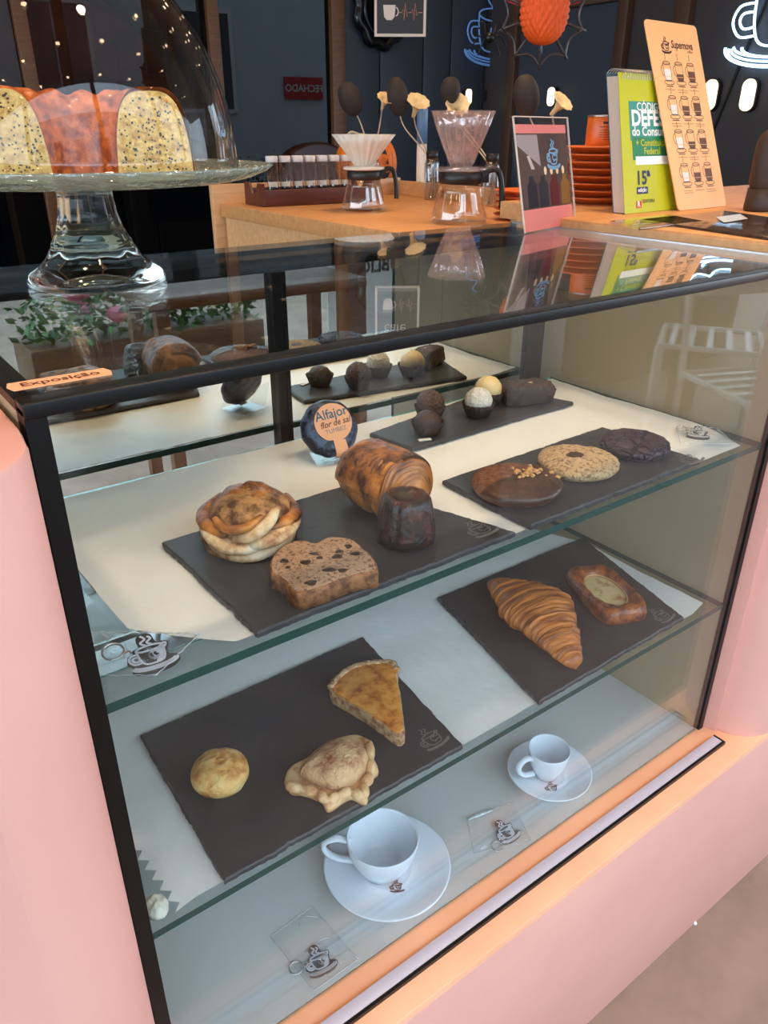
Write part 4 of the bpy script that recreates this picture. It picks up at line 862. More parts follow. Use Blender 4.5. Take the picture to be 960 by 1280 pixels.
# flat menus on the wood
def flatsheet(name, label, cs, z, th, m, cat):
    pts = [P(x, y, z+th) for x, y in cs]; c = sum(pts, Vector())/len(pts); t = thing(name, label, cat, (c.x, c.y, z))
    pl_ = [(p.x-c.x, p.y-c.y) for p in pts]; ar = sum(pl_[i][0]*pl_[(i+1) % len(pl_)][1]-pl_[(i+1) % len(pl_)][0]*pl_[i][1] for i in range(len(pl_)))
    if ar < 0: pl_.reverse()
    b = MB(); b.prism(pl_, 0, th, bev=0.0005); b.build('sheet', m, t); return t, c
fs, fc = flatsheet('flat_menu_sheet', 'dark glossy menu sheet lying on the wooden top before the peach menu', [(800, 274), (905, 263), (1050, 284), (1010, 304)], ZW+0.0006, 0.003, mat('dark_gloss_sheet', C(52, 40, 34), 0.12, c2=C(86, 68, 56), scale=50), 'menu')
lp3 = [P(x, y, ZW+0.0040) - Vector((fc.x, fc.y, ZW)) for x, y in [(895, 272), (925, 268), (935, 274), (905, 279)]]
b = MB(); b.flat([(p.x, p.y) for p in lp3], 0.0042); b.build('pale_logo_print', mat('pale_print', C(196, 200, 200), 0.3), fs)
fs2, _ = flatsheet('acrylic_menu_sheet', 'clear acrylic sheet lying on the wooden top in front of the code book', [(762, 276), (835, 268), (880, 276), (800, 285)], ZW+0.0006, 0.003, thin('acrylic_sheet', (0.9, 0.9, 0.9, 1), 0.08), 'acrylic sheet')
# dark carved figure at the right edge
q = P(945, 264, ZW); s = mpp(q); t = thing('dark_wooden_figure', 'dark brown rounded wooden ornament at the right edge of the countertop', 'ornament', (q.x, q.y, ZW+0.0006), AZ)
dkw = mat('dark_ornament', C(50, 30, 22), 0.6)
b = MB(); b.lathe([(0.0001, 0), (0.020, 0), (0.0215, 0.004), (0.020, 0.03*s/0.00115), (0.0165, 0.034), (0.0170, 0.040)], 32); b.lathe([(0.0175, 0.036), (0.0205, 0.045), (0.0210, 0.085), (0.0200, 0.105), (0.016, 0.117), (0.008, 0.123), (0.0001, 0.1245)], 32); b.build('body', dkw, t)
b = MB(); b.lathe([(0.0001, 0), (0.017, 0), (0.0185, 0.03), (0.018, 0.08), (0.010, 0.10), (0.0001, 0.104)], 28); b.build('side_lobe', dkw, t, TR(0.034, 0, 0))
# acrylic sign on the glass
p0, p1 = P(656, 292.5, ZT), P(717, 281, ZT); xd = (p1-p0); xd.z = 0; Wd = xd.length; xd.normalize(); bk = Vector((-xd.y, xd.x, 0))
sb, hb = lean(p0, bk, 641, 146); up_ = (bk*sb+Vector((0, 0, hb))); Hh = up_.length
print('sign', sb, hb, Hh, Wd, p0, p1)
M = axes(p0+Vector((0, 0, 0.0006)), xd, up_)
sg = thing('acrylic_sign_holder', 'clear acrylic sign holder with pink-banded card and painted reflection on the glass top', 'sign holder', M=M)
acr = thin('acrylic', (0.965, 0.965, 0.965, 1), 0.004)
b = MB(); b.box(-0.004, Wd+0.004, 0, Hh, 0.0012, 0.0030); b.build('front_sheet', acr, sg)
b = MB(); b.box(-0.004, Wd+0.004, 0, Hh, -0.0030, -0.0012); b.build('back_sheet', acr, sg)
Mi = M.inverted(); b = MB(); tq = bmesh.new()
b.box(-0.03, Wd+0.004, -0.002, 0.050, 0.0, 0.0018); ft_ = b.build('foot_sheet', acr, sg, Mi @ axes(p0+Vector((0, 0, 0.0003)), xd, bk))
edgem = mat('acrylic_edge', C(206, 186, 168), 0.25)
b = MB()
for x in (-0.004, Wd+0.003): b.box(x, x+0.0012, 0, Hh, 0.0008, 0.0032)
b.box(-0.004, Wd+0.004, Hh-0.0012, Hh, 0.0008, 0.0032); b.build('polished_edge', edgem, sg)
y1, y2 = Hh*0.20, Hh*0.86
def card(name, m, pts, z=0.0002):
    bb = MB(); bb.prism(pts, -0.0003, z); return bb.build(name, m, sg)
card('pink_band', mat('pink_card', C(222, 122, 112), 0.6), [(0.002, 0.001), (Wd-0.002, 0.001), (Wd-0.002, y1), (0.002, y1)])
card('pink_band', mat('pink_card', C(222, 122, 112), 0.6), [(0.002, y2), (Wd-0.002, y2), (Wd-0.002, Hh*0.935), (0.002, Hh*0.935)])
card('reflection_print', mat('reflection_brown', C(70, 58, 58), 0.7, spec=0.1, c2=C(96, 74, 66), scale=12), [(0.002, y1), (Wd-0.002, y1), (Wd-0.002, y2), (0.002, y2)])  # room reflection in the card, painted on as flat shapes
card('reflected_ceiling', mat('reflection_grey', C(160, 146, 146), 0.7, spec=0.1), [(0.003, y2-0.002), (0.003, y2-0.016), (Wd*0.42, y2-0.045), (Wd*0.40, y2-0.002)], 0.0004)
for i, c_ in enumerate([C(44, 40, 48), C(46, 46, 52), C(92, 30, 36), C(132, 92, 40)]):
    x = Wd*(0.13+0.22*i); card('reflected_bottle', mat('reflected_bottle_%s' % 'abcd'[i], c_, 0.7, spec=0.1), [(x, y1+0.002), (x+Wd*0.18, y1+0.002), (x+Wd*0.18, y1+Hh*0.21), (x+Wd*0.13, y1+Hh*0.25), (x+Wd*0.13, y1+Hh*0.29), (x+Wd*0.05, y1+Hh*0.29), (x+Wd*0.05, y1+Hh*0.25), (x, y1+Hh*0.21)], 0.0005)
    xx = Wd*(0.50+0.12*i); card('reflected_light', mat('reflected_light', C(248, 210, 160), 0.4), [(xx+0.004*math.cos(a), Hh*0.53+0.006*math.sin(a)) for a in [k*PI/4 for k in range(8)]], 0.0006)
card('reflected_post', mat('reflected_post', C(190, 170, 164), 0.4), [(Wd*0.24, Hh*0.55), (Wd*0.30, Hh*0.55), (Wd*0.22, y2-0.03), (Wd*0.17, y2-0.03)], 0.0005)
emblem(TR(Wd*0.68, Hh*0.655, 0.0009), Wd*0.23, 0.0022, mat('reflection_blue', C(120, 170, 206), 0.4), sg, 'reflected_emblem')

# ---------------------------------------------------------------- plates and can
pm = mat('orange_plate', C(228, 108, 40), 0.35, c2=C(220, 100, 34), scale=20)
def plate_stack(label, cx, cy, z0, n, R, pitch, grp, names):
    first = None
    for i in range(n):
        lb_ = names(i, n)
        loc = (cx+random.uniform(-.002, .002), cy+random.uniform(-.002, .002), z0+i*pitch)
        if first is None:
            first = thing('orange_plate', lb_, 'plate', loc, 0, group=grp)
            b = MB(); b.lathe([(0.0001, 0.001), (R*0.5, 0.001), (R*0.55, 0), (R*0.6, 0.001), (R*0.95, pitch*0.75), (R, pitch*0.95), (R*0.985, pitch*0.99), (R*0.93, pitch*0.86), (R*0.6, 0.0042), (0.0001, 0.004)], 56); b.build('plate_body', pm, first)
        else:
            r = dup(first, loc, random.uniform(0, 6), lb_)
q = P(738, 262, ZW)
ordn = ['bottom', 'second from bottom', 'third from bottom', 'fourth from bottom', 'fifth from bottom', 'sixth from bottom', 'seventh from bottom', 'topmost']
plate_stack('', 1.165, 0.560, ZW+0.0006, 8, 0.083, 0.0120, 'orange plates behind the acrylic sign', lambda i, n: 'round orange plate, %s of the tall stack behind the sign holder' % ordn[i if i < n-1 else 7])
ct = thing('orange_coffee_can', 'orange printed can standing on the tall stack of orange plates', 'can', (1.185, 0.580, ZW+0.0006+8*0.0120), AZ)
b = MB(); b.lathe([(0.0001, 0), (0.030, 0), (0.0305, 0.001), (0.0305, 0.046), (0.0300, 0.047)], 40); b.build('can_body', mat('can_orange', C(222, 106, 30), 0.35), ct)
b = MB(); b.lathe([(0.0300, 0.047), (0.0312, 0.048), (0.0312, 0.0505), (0.0285, 0.051), (0.028, 0.049), (0.0001, 0.049)], 40); b.build('metal_lid', steel, ct)
b = MB()
for k, (w2, h2) in enumerate([(0.62, 0.004), (0.85, 0.0012), (0.8, 0.0008), (0.8, 0.0008), (0.8, 0.0008), (0.8, 0.0008), (0.5, 0.0008)]):
    z = [0.036, 0.031, 0.026, 0.022, 0.018, 0.014, 0.010][k]
    b.surf(lambda u, v: Vector((0.0307*math.sin((u-0.5)*2*w2*0.8+0.2), -0.0307*math.cos((u-0.5)*2*w2*0.8+0.2), z+h2*v)), 10, 1, False)
b.build('printed_text', mat('can_ink', C(84, 38, 16), 0.5), ct)

# ---------------------------------------------------------------- coffee counter behind
ZC = 0.667
cc_ = thing('coffee_counter', 'light wooden coffee counter with raised back ledge behind the case', 'counter', (0, 0, 0))
b = MB(); b.box(0.925, 1.55, 0.70, 1.70, ZC-0.035, ZC, bev=0.002); b.build('worktop', woodm, cc_)
b = MB(); b.box(0.935, 1.54, 0.71, 1.69, ZG, ZC-0.0355); b.build('front_panel', woodl, cc_)
b = MB(); b.box(0.905, 1.575, 1.701, 1.722, ZG, ZC+0.050, bev=0.002); b.build('back_ledge', woodl, cc_)
b = MB(); b.box(1.551, 1.575, 0.72, 1.70, ZG, ZC+0.042, bev=0.002); b.build('side_ledge', woodl, cc_)
# glass servers and drippers
cg = thin('server_glass', (0.96, 0.955, 0.94, 1), 0.07)
def server(label, loc, s, hand):
    t = thing('coffee_server', label, 'coffee server', loc, AZ, group='glass coffee servers')
    pr = [(0.0001, 0.001), (0.056, 0.001), (0.062, 0.004), (0.063, 0.010), (0.058, 0.030), (0.050, 0.060), (0.045, 0.082)]
    inn = [(r-0.002, z+0.001) for r, z in reversed(pr[1:])]
    b = MB(); b.lathe([(r*s, z*s) for r, z in pr+inn+[(0.0001, 0.003)]], 56); b.build('glass_body', cg, t)
    b = MB(); b.lathe([(0.0455*s, 0.080*s), (0.0475*s, 0.081*s), (0.0475*s, 0.103*s), (0.0455*s, 0.104*s), (0.0435*s, 0.103*s), (0.0435*s, 0.081*s), (0.0455*s, 0.080*s)], 48); b.build('collar', blackm, t)
    L = smooth_line([(0.045*s, 0, 0.096*s), (0.066*s, 0, 0.108*s), (0.082*s, 0, 0.104*s), (0.090*s, 0, 0.080*s), (0.093*s, 0, 0.050*s), (0.093*s, 0, 0.030*s)], 6)
    b = MB(); b.tube(L, [0.0085*s]*len(L), 10, flat=0.75); b.box(0.040*s, 0.062*s, -0.007*s, 0.007*s, 0.082*s, 0.108*s, bev=0.002); b.build('handle', blackm, t, RZ(hand))
    return t
def dripper(label, loc, s, m, ribs, hs=1.0, rs=1.0):
    t = thing('coffee_dripper', label, 'coffee dripper', loc, AZ, group='coffee drippers')
    b = MB(); b.lathe([(0.0001, 0.0), (0.046*s, 0.0), (0.054*s, 0.002), (0.054*s, 0.007), (0.046*s, 0.009), (0.022*s, 0.010)], 48); b.build('base_ring', m, t)
    pr = [(0.022, 0.009), (0.027, 0.016), (0.040, 0.040), (0.054, 0.066), (0.068, 0.094), (0.0665, 0.094), (0.052, 0.066), (0.038, 0.040), (0.025, 0.018), (0.016, 0.014)]
    b = MB(); b.lathe([(r*s*(1+(rs-1)*min(1, z/0.09)), (z-0.009)*s*hs+0.009*s) for r, z in pr], 120, fl=lambda a, r, z, v: r*(1+0.035*math.cos(ribs*a)*min(1, z/(0.03*s)))); b.build('ribbed_cone', m, t); return t
s1 = P(450, 262, ZC); print('s1', s1)
server('glass coffee server under the white dripper beside the wooden tray', (1.145, 1.300, ZC+0.0006), 0.92, 0.15)
dripper('white ceramic ribbed dripper on the left coffee server', (1.145, 1.300, ZC+0.0006+0.0965), 0.98, mat('white_ceramic', C(226, 214, 196), 0.3), 20, 0.88, 1.18)
server('larger glass coffee server under the clear plastic dripper', (1.155, 0.938, ZC+0.0006), 1.02, 0.0)
plm = thin('clear_plastic', (0.93, 0.88, 0.88, 1), 0.12, dw=0.10, diffuse=(0.8, 0.68, 0.68, 1), bump=0.4, bscale=90)
dripper('clear plastic ribbed dripper on the right coffee server', (1.155, 0.938, ZC+0.0006+0.1070), 1.06, plm, 16, 1.22, 0.94)
# tray with tubes
ty = 1.575
tl = thing('wooden_tray', 'dark red wooden tray holding glass tubes on the coffee counter', 'tray', (1.147, ty, ZC+0.0006), -0.08)
b = MB(); b.prism([(-0.165, -0.055), (0.165, -0.055), (0.165, 0.055), (-0.165, 0.055)], 0, 0.008); b.build('tray_bottom', darkwood, tl)
b = MB(); b.box(-0.165, 0.165, -0.062, -0.055, 0, 0.042, bev=0.002); b.build('front_wall', darkwood, tl)
b = MB(); b.box(-0.165, 0.165, 0.055, 0.062, 0, 0.042, bev=0.002); b.build('back_wall', darkwood, tl)
for sgn in (-1, 1):
    b = MB(); b.prism([(-0.062, 0.0), (0.062, 0.0), (0.062, 0.058), (0.030, 0.058), (0.010, 0.030), (-0.010, 0.030), (-0.030, 0.058), (-0.062, 0.058)], -0.0035, 0.0035, Matrix(((0, 0, 1, sgn*0.1685), (1, 0, 0, 0), (0, 1, 0, 0), (0, 0, 0, 1)))); b.build('end_wall', darkwood, tl)
tubeg = thin('tube_glass', (0.9, 0.9, 0.9, 1), 0.10); capm = mat('tube_cap', C(214, 208, 204), 0.4); tb_lab = mat('tube_label', C(214, 196, 176), 0.6)
bean = mat('coffee_beans', C(36, 22, 16), 0.6)
proto = None; words = ['first', 'second', 'third', 'fourth', 'fifth', 'sixth', 'last']
for i in range(7):
    loc = (1.034+i*0.0385, ty-0.004-i*0.0031+0.010, ZC+0.0096)
    lb_ = '%s glass tube from the left in the dark red tray' % words[i] if i < 6 else 'last glass tube in the tray, beside the white dripper'
    if proto is None:
        proto = thing('glass_tube', lb_, 'tube', loc, AZ, group='glass tubes in the tray')
        b = MB(); b.lathe([(0.0001, 0), (0.014, 0), (0.0155, 0.002), (0.0155, 0.098), (0.0140, 0.098), (0.0140, 0.004), (0.0001, 0.003)], 28); b.build('tube_body', tubeg, proto)
        b = MB(); b.lathe([(0.0001, 0.099), (0.0165, 0.099), (0.0170, 0.101), (0.0170, 0.113), (0.016, 0.115), (0.0001, 0.115)], 28); b.build('screw_cap', capm, proto)
        b = MB(); b.surf(lambda u, v: Vector((0.0158*math.sin((u-0.5)*1.6), -0.0158*math.cos((u-0.5)*1.6), 0.038+0.012*v)), 8, 1, False); b.build('paper_label', tb_lab, proto)
        b = MB(); b.lathe([(0.0001, 0.0045), (0.0136, 0.0045), (0.0136, 0.036), (0.010, 0.040), (0.0001, 0.041)], 20); b.build('coffee_beans', bean, proto)['kind'] = 'stuff'
    else: dup(proto, loc, AZ+0.2*(i % 3-1), lb_)
# small stack of plates and a wood block near the servers
plate_stack('', 1.33, 0.90, ZC+0.0006, 5, 0.075, 0.0130, 'orange plates on the coffee counter', lambda i, n: 'orange plate, %s of the short stack beside the right coffee server' % ordn[i if i < n-1 else 7])
t = thing('wooden_block', 'small pale wooden block beside the short stack of orange plates', 'block', (1.245, 0.79, ZC+0.0006), 0.1)
b = MB(); b.box(-0.028, 0.028, -0.018, 0.018, 0, 0.030, bev=0.002); b.build('block', woodl, t)
# vases with oval seed heads and trumpet flowers
seedm = mat('dark_seed_head', C(34, 25, 19), 0.75, c2=C(46, 34, 26), scale=60, bump=0.4); creamf = mat('cream_funnel', C(214, 184, 128), 0.55, c2=C(232, 208, 160), scale=50); stemm = mat('pale_stem', C(178, 160, 140), 0.4); vglass = thin('vase_glass', (0.85, 0.85, 0.85, 1), 0.10)
def vase(base, label, seeds, funnels, neck=True):
    t = thing('glass_vase', label[0], 'vase', base, 0, group='slim vases with dried stems')
    b = MB(); b.lathe([(0.0001, 0), (0.020, 0), (0.022, 0.003), (0.022, 0.100), (0.015, 0.115), (0.013, 0.115), (0.020, 0.098), (0.020, 0.005), (0.0001, 0.004)], 28); b.build('glass_body', vglass, t)
    b = MB(); b.lathe([(0.0135, 0.112), (0.0175, 0.113), (0.0175, 0.132), (0.0135, 0.133)], 24); b.build('black_neck', blackm, t)
    bz = Vector(base)
    for (px, py, lx, L, W_) in seeds:
        d = (bz - CAM).dot(FW); tp = CAM + ray(px, py)*d; k = mpp(tp)
        tt = thing('dried_seed_head', label[1], 'dried flower', base, 0, group='dark oval seed heads')
        ax = (RG*math.sin(lx) + Vector((0, 0, 1))*math.cos(lx)).normalized(); ct = tp - bz
        M = axes(ct, ax.cross(FG).normalized(), FG); M = Matrix.Translation(ct) @ ax.to_track_quat('Z', 'Y').to_matrix().to_4x4()
        b = MB(); b.surf(lambda u, v: Vector((W_*k*math.sin(v*PI)**0.85*math.cos(u*6.28318)*(1+0.12*math.cos(v*PI)*-1), W_*k*math.sin(v*PI)**0.85*math.sin(u*6.28318), -L*k*math.cos(v*PI))), 28, 20); b.build('seed_head', seedm, tt, M)
        b = MB(); b.tube(smooth_line([ct-ax*L*k*0.95, (ct-ax*L*k*1.5)*0.85+Vector((0, 0, 0.02)), Vector((0, 0, 0.10)), Vector((0.006, 0, 0.006))], 6), 0.0022, 6); b.build('stem', stemm, tt)
    for (px, py, dx, dz, rad) in funnels:
        d = (bz - CAM).dot(FW); tp = CAM + ray(px, py)*d; k = mpp(tp)
        tt = thing('trumpet_flower', label[2], 'dried flower', base, 0, group='cream trumpet flowers')
        ct = tp - bz; ax = (RG*dx - FG*0.55 + Vector((0, 0, dz))).normalized(); M = Matrix.Translation(ct) @ ax.to_track_quat('Z', 'Y').to_matrix().to_4x4(); R = rad*k
        b = MB(); b.lathe([(R*0.16, -R*1.5), (R*0.22, -R*0.9), (R*0.45, -R*0.35), (R*1.0, 0.0), (R*0.97, 0.001), (R*0.40, -R*0.33), (R*0.14, -R*0.9)], 48, fl=lambda a, r, z, v: r*(1+0.05*math.cos(10*a)*(1 if r > R*0.5 else 0.3))); b.build('flower_cup', creamf, tt, M)
        e = ct - ax*R*1.5
        b = MB(); b.tube(smooth_line([ct-ax*R*1.3, e*0.8+Vector((0, 0, 0.01)), Vector((0, 0, 0.09)), Vector((-0.006, 0, 0.006))], 6), 0.0020, 6); b.build('stem', stemm, tt)
bA = P(463, 248, ZC+0.001); bA = (1.36, 1.56, ZC+0.0006)
vase(bA, ('slim glass vase standing behind the white dripper', 'dark oval seed head over the white dripper, farthest left of the four', 'cream trumpet flower just right of the farthest left seed head'), [(438, 124, -0.42, 20, 14)], [(482, 122, 0.30, 0.8, 11)])
bB = (1.505, 1.46, ZC+0.0006)
vase(bB, ('slim glass vase with black neck beside the white pole', 'upright dark oval seed head in the vase with black neck', 'cream trumpet flower left of the pole with blue top'), [(497, 121, -0.16, 22, 13)], [(523, 126, 0.25, 0.75, 15)])
bC = (1.50, 1.20, ZC+0.0006)
vase(bC, ('slim glass vase standing behind the clear dripper', 'dark oval seed head rising behind the clear dripper', 'cream trumpet flower above the clear dripper rim'), [(563, 113, 0.0, 15, 12)], [(572, 130, 0.05, 0.35, 15)])
bD = (1.50, 0.90, ZC+0.0006)
vase(bD, ('slim glass vase half hidden behind the acrylic sign', 'large dark oval seed head above the acrylic sign', 'cream trumpet flower rising above the top right of the acrylic sign'), [(658, 120, -0.25, 24, 16)], [(704, 126, 0.55, 0.75, 15)])
# white pole with blue top
q = PY(526, 222, 1.66); t = thing('white_pole', 'white cylindrical pole with light blue top behind the counter ledge', 'pole', (1.66, 1.70, ZG+0.0005))
b = MB(); b.lathe([(0.0001, 0), (0.0165, 0), (0.0165, 1.215), (0.0001, 1.215)], 28); b.build('pole_shaft', mat('pole_white', C(206, 200, 194), 0.5), t)
b = MB(); b.lathe([(0.0001, 1.2155), (0.0175, 1.2155), (0.0175, 1.315), (0.014, 1.322), (0.0001, 1.323)], 28); b.build('blue_top', mat('pole_blue', C(96, 128, 164), 0.45), t)
# pumpkin
pk = thing('jack_o_lantern', 'orange pumpkin lantern with black cut face behind the white dripper', 'pumpkin lantern', (1.55, 1.86, ZG+0.0006), AZ)
pkz = 1.07
b = MB(); b.surf(lambda u, v: Vector((0.100*math.sin(v*PI)**0.6*math.cos(u*6.28318)*(1+0.03*math.cos(u*6.28318*10)), 0.075*math.sin(v*PI)**0.6*math.sin(u*6.28318)*(1+0.03*math.cos(u*6.28318*10)), pkz+0.085-0.085*math.cos(v*PI))), 80, 24); b.build('pumpkin_shell', mat('pumpkin_orange', C(224, 112, 16), 0.5), pk)
def face(pts): 
    bb = MB(); bb.prism(pts, 0, 0.004); return bb
fM = TR(0, -0.0765, pkz+0.085) @ Matrix.Rotation(PI/2, 4, 'X')
blk_ = mat('face_black', C(14, 10, 8), 0.6)
face([(0.052, 0.030), (0.070, 0.028), (0.062, 0.048)]).build('eye', blk_, pk, fM @ TR(0, 0, -0.012)); face([(-0.060, 0.030), (-0.040, 0.030), (-0.050, 0.050)]).build('eye', blk_, pk, fM)
face([(0.066, 0.000), (0.076, -0.002), (0.072, 0.018)]).build('nose', blk_, pk, fM @ TR(0, 0, -0.018))
face([(0.020, -0.030), (0.034, -0.042), (0.046, -0.036), (0.060, -0.050), (0.074, -0.040), (0.084, -0.018), (0.070, -0.028), (0.056, -0.026), (0.044, -0.022), (0.032, -0.028)]).build('mouth', blk_, pk, fM @ TR(0, 0, -0.016))
b = MB(); L_ = smooth_line([(-0.075, -0.03, pkz+0.150), (-0.05, -0.06, pkz+0.178), (-0.02, -0.05, pkz+0.172), (0.0, -0.03, pkz+0.170)], 6); b.tube(L_, 0.004, 6); b.build('cord', mat('cord_cream', C(196, 176, 150), 0.7), pk)
b = MB(); b.lathe([(0.0001, 0), (0.085, 0), (0.085, 0.02), (0.03, 0.03), (0.022, 0.05), (0.022, pkz-0.01), (0.05, pkz+0.001), (0.0001, pkz+0.002)], 28); b.build('stand_post', blackm, pk)

# ---------------------------------------------------------------- cafe room
XR, YBK = 3.5, 3.4
b = MB(); b.box(2.44, XR+0.1, YBK, YBK+0.1, ZG, 2.155); struct(b.build('wall_back', navy))
b = MB(); b.box(XR, XR+0.1, 1.25, YBK, ZG, 2.155); struct(b.build('wall_right', char))
# wall panels on the navy wall
for i, (x0, x1) in enumerate([(2.50, 2.72), (2.73, 3.02), (3.03, 3.22), (3.23, 3.49)]):
    b = MB(); b.box(x0, x1, YBK-0.015, YBK-0.001, ZG, 2.15, bev=0.003); struct(b.build('trim_%d' % (i+2), navy))
darkpane = mat('dark_window_pane', C(8, 10, 13), 0.01, spec=0.22)
wf = struct(bpy.data.objects.new('window_1', None)); COL.objects.link(wf); wf.location = (2.43, YBK, 0); wf.rotation_euler = (0, 0, math.radians(-4))
b = MB(); b.box(-6.8, 0.0, -0.02, -0.012, ZG, 2.15); b.build('pane', darkpane, wf)
for x0, x1 in ((2.40, 2.475), (1.745, 1.80), (0.9, 0.955), (-0.3, -0.24), (-1.8, -1.74)):
    b = MB(); b.box(x0-2.43, x1-2.43, -0.06, -0.0205, ZG, 2.15, bev=0.003); b.build('frame_post', brownpost, wf)
# door in the right wall
dr = struct(bpy.data.objects.new('door_1', None)); COL.objects.link(dr)
b = MB(); b.box(XR-0.012, XR-0.002, 2.42, 3.10, ZG, 1.42); b.build('door_leaf', navy, dr)
b = MB(); b.box(XR-0.05, XR-0.001, 2.36, 2.42, ZG, 1.48, bev=0.003); b.box(XR-0.05, XR-0.001, 3.10, 3.16, ZG, 1.48, bev=0.003); b.box(XR-0.05, XR-0.001, 2.42, 3.10, 1.42, 1.48, bev=0.003); b.build('door_frame', mat('door_brown', C(78, 54, 38), 0.5), dr)
b = MB(); b.box(XR-0.045, XR-0.001, 2.02, 2.10, ZG, 1.48, bev=0.003); struct(b.build('trim_6', mat('door_brown', C(78, 54, 38), 0.5)))
# neon cup sign and its modelled reflection
def neon(name, label, px, py, size, x=None, y=None, strength=6, c=C(150, 205, 255), dim=False):
    if x is not None: q = PX(px, py, x); M = axes((x-0.035, q.y, q.z), (0, -1, 0), (0, 0, 1))
    else: q = PY(px, py, y); M = axes((q.x, y-0.035, q.z), (1, 0, 0), (0, 0, 1))
    t = thing(name, label, 'neon sign', M=M)
    m = mat('neon_bright' if not dim else 'neon_reflection', c, 0.4, emit=strength)
    for l in EMB:
        bb = MB(); bb.tube([Vector((p[0]*size, p[1]*size, 0)) for p in l], size*0.013, 6); bb.build('neon_tube', m, t)
    for e in ((0.40, 0.10), (0.60, 0.19)):
        bb = MB(); bb.tube([Vector((p[0]*size, p[1]*size, 0)) for p in arc(0, -0.31, e[0], e[1], PI*.97, 2.03*PI, 20)], size*0.016, 6); bb.build('neon_tube', m, t)
    bb = MB()
    for sx_ in (-.3, .3): bb.tube([Vector((sx_*size, -0.2*size, -0.030)), Vector((sx_*size, -0.2*size, -0.001))], 0.004, 6)
    bb.build('wall_mount', blackm, t); return t
neon('neon_cup_or_reflection', 'bright white-blue neon cup sign on the charcoal right wall', 986, 14, 0.40, x=XR, strength=3.5, c=C(176, 220, 255))
neon('neon_cup_or_reflection', 'dim blue reflection of the neon cup, modelled on the navy wall left of the spider web', 612, 38, 0.36, y=YBK-0.01, strength=0.28, c=C(96, 140, 200), dim=True)  # the neon's reflection in dark glass, modelled as another glowing cup
# pill-shaped wall lamps; the small ones model lamp reflections in glass
def sconce(px, py, label, x=None, y=None, h=0.15, st=2.0):
    if x is not None: q = PX(px, py, x); M = axes((x-0.003, q.y, q.z), (0, -1, 0), (0, 0, 1))
    else: q = PY(px, py, y); M = axes((q.x, y-0.003, q.z), (1, 0, 0), (0, 0, 1))
    t = thing('wall_lamp_or_reflection', label, 'wall lamp', M=M, group='pill-shaped wall lamps'); r = h*0.24
    def pill(k, z0, z1, m, nm):
        R = r*k; a = h/2-r
        bb = MB(); bb.prism([(R*math.cos(q), a+R*math.sin(q)) for q in [i*PI/12 for i in range(13)]] + [(R*math.cos(q), -a+R*math.sin(q)) for q in [PI+i*PI/12 for i in range(13)]], z0, z1, bev=0.004); bb.build(nm, m, t)
    pill(1.18, 0, 0.025, blackm, 'lamp_housing'); pill(1.0, 0.0255, 0.040, mat('lamp_glow', (1.0, 0.78, 0.48, 1), 0.4, emit=st), 'diffuser')
sconce(940, 119, 'pill-shaped wall lamp farthest right, below the bright neon cup', x=XR, h=0.125)
sconce(893, 119, 'pill-shaped wall lamp half hidden behind the peach menu', x=XR, h=0.125)
sconce(694, 121, 'reflection of a pill-shaped wall lamp behind the cream flower above the acrylic sign', x=XR-0.02, h=0.09)
sconce(609, 120, 'reflection of a pill-shaped wall lamp below the dim neon cup reflection', y=YBK-0.016, h=0.09)
sconce(581, 121, 'reflection of a pill-shaped wall lamp just right of the seed head above the clear dripper', y=YBK-0.016, h=0.08)
# cable on the right wall
a_, b_ = PX(958, 0, XR-0.01), PX(880, 190, XR-0.01)
t = tag(MB().tube([a_ + (a_-b_)*0.6, a_, b_, b_+(b_-a_)*0.4], 0.006, 6).build('wall_cable', black), 'thin black cable running diagonally down the charcoal wall', 'cable')
# hanging cafe sign
q0 = PY(500, 46, 2.05); s = mpp(q0); M = axes(q0, RG, (0, 0, 1))
hs = thing('hanging_cafe_sign', 'square black café sign with white frame, cup and heartbeat line', 'sign', M=M)
wS = 64*s; hS = 88*s
b = MB(); b.box(-wS/2, wS/2, 0, hS, -0.006, 0); b.build('board', mat('sign_black', C(36, 32, 32), 0.5), hs)
wfm = mat('sign_white', C(226, 206, 190), 0.5)
b = MB()
for x0, x1, y0, y1 in ((-wS/2, wS/2, 0, wS*.05), (-wS/2, wS/2, hS-wS*.05, hS), (-wS/2, -wS*.45, wS*.05, hS-wS*.05), (wS*.45, wS/2, wS*.05, hS-wS*.05)): b.box(x0, x1, y0, y1, -0.008, 0.004)
b.build('white_frame', wfm, hs)
b = MB(); b.prism([(-wS*.33, hS*.38), (-wS*.31, hS*.24), (-wS*.26, hS*.20), (-wS*.16, hS*.20), (-wS*.11, hS*.24), (-wS*.09, hS*.38)], 0, 0.001); b.ribbon(arc(-wS*.085, hS*.30, wS*.045, hS*.05, -PI/2, PI/2, 10), wS*.02, 0.001); b.build('cup_print', wfm, hs)
b = MB(); b.ribbon([(wS*x, hS*(.29+y)) for x, y in [(-.04, 0), (.02, 0), (.045, .04), (.07, -.09), (.10, .12), (.13, -.05), (.15, 0), (.21, 0), (.235, .04), (.26, -.09), (.29, .11), (.32, -.04), (.34, 0), (.43, 0)]], wS*.014, 0.001); b.build('heartbeat_line', mat('sign_copper', C(196, 128, 92), 0.5), hs)
text('café', wS*0.32, wfm, hs, TR(-wS*.30, hS*.62, 0.001))
b = MB(); b.tube([Vector((-wS*.35, hS, 0)), Vector((-wS*.1, hS+0.5, 0))], 0.0015, 5); b.tube([Vector((wS*.35, hS, 0)), Vector((wS*.1, hS+0.5, 0))], 0.0015, 5); b.build('cord', blackm, hs)
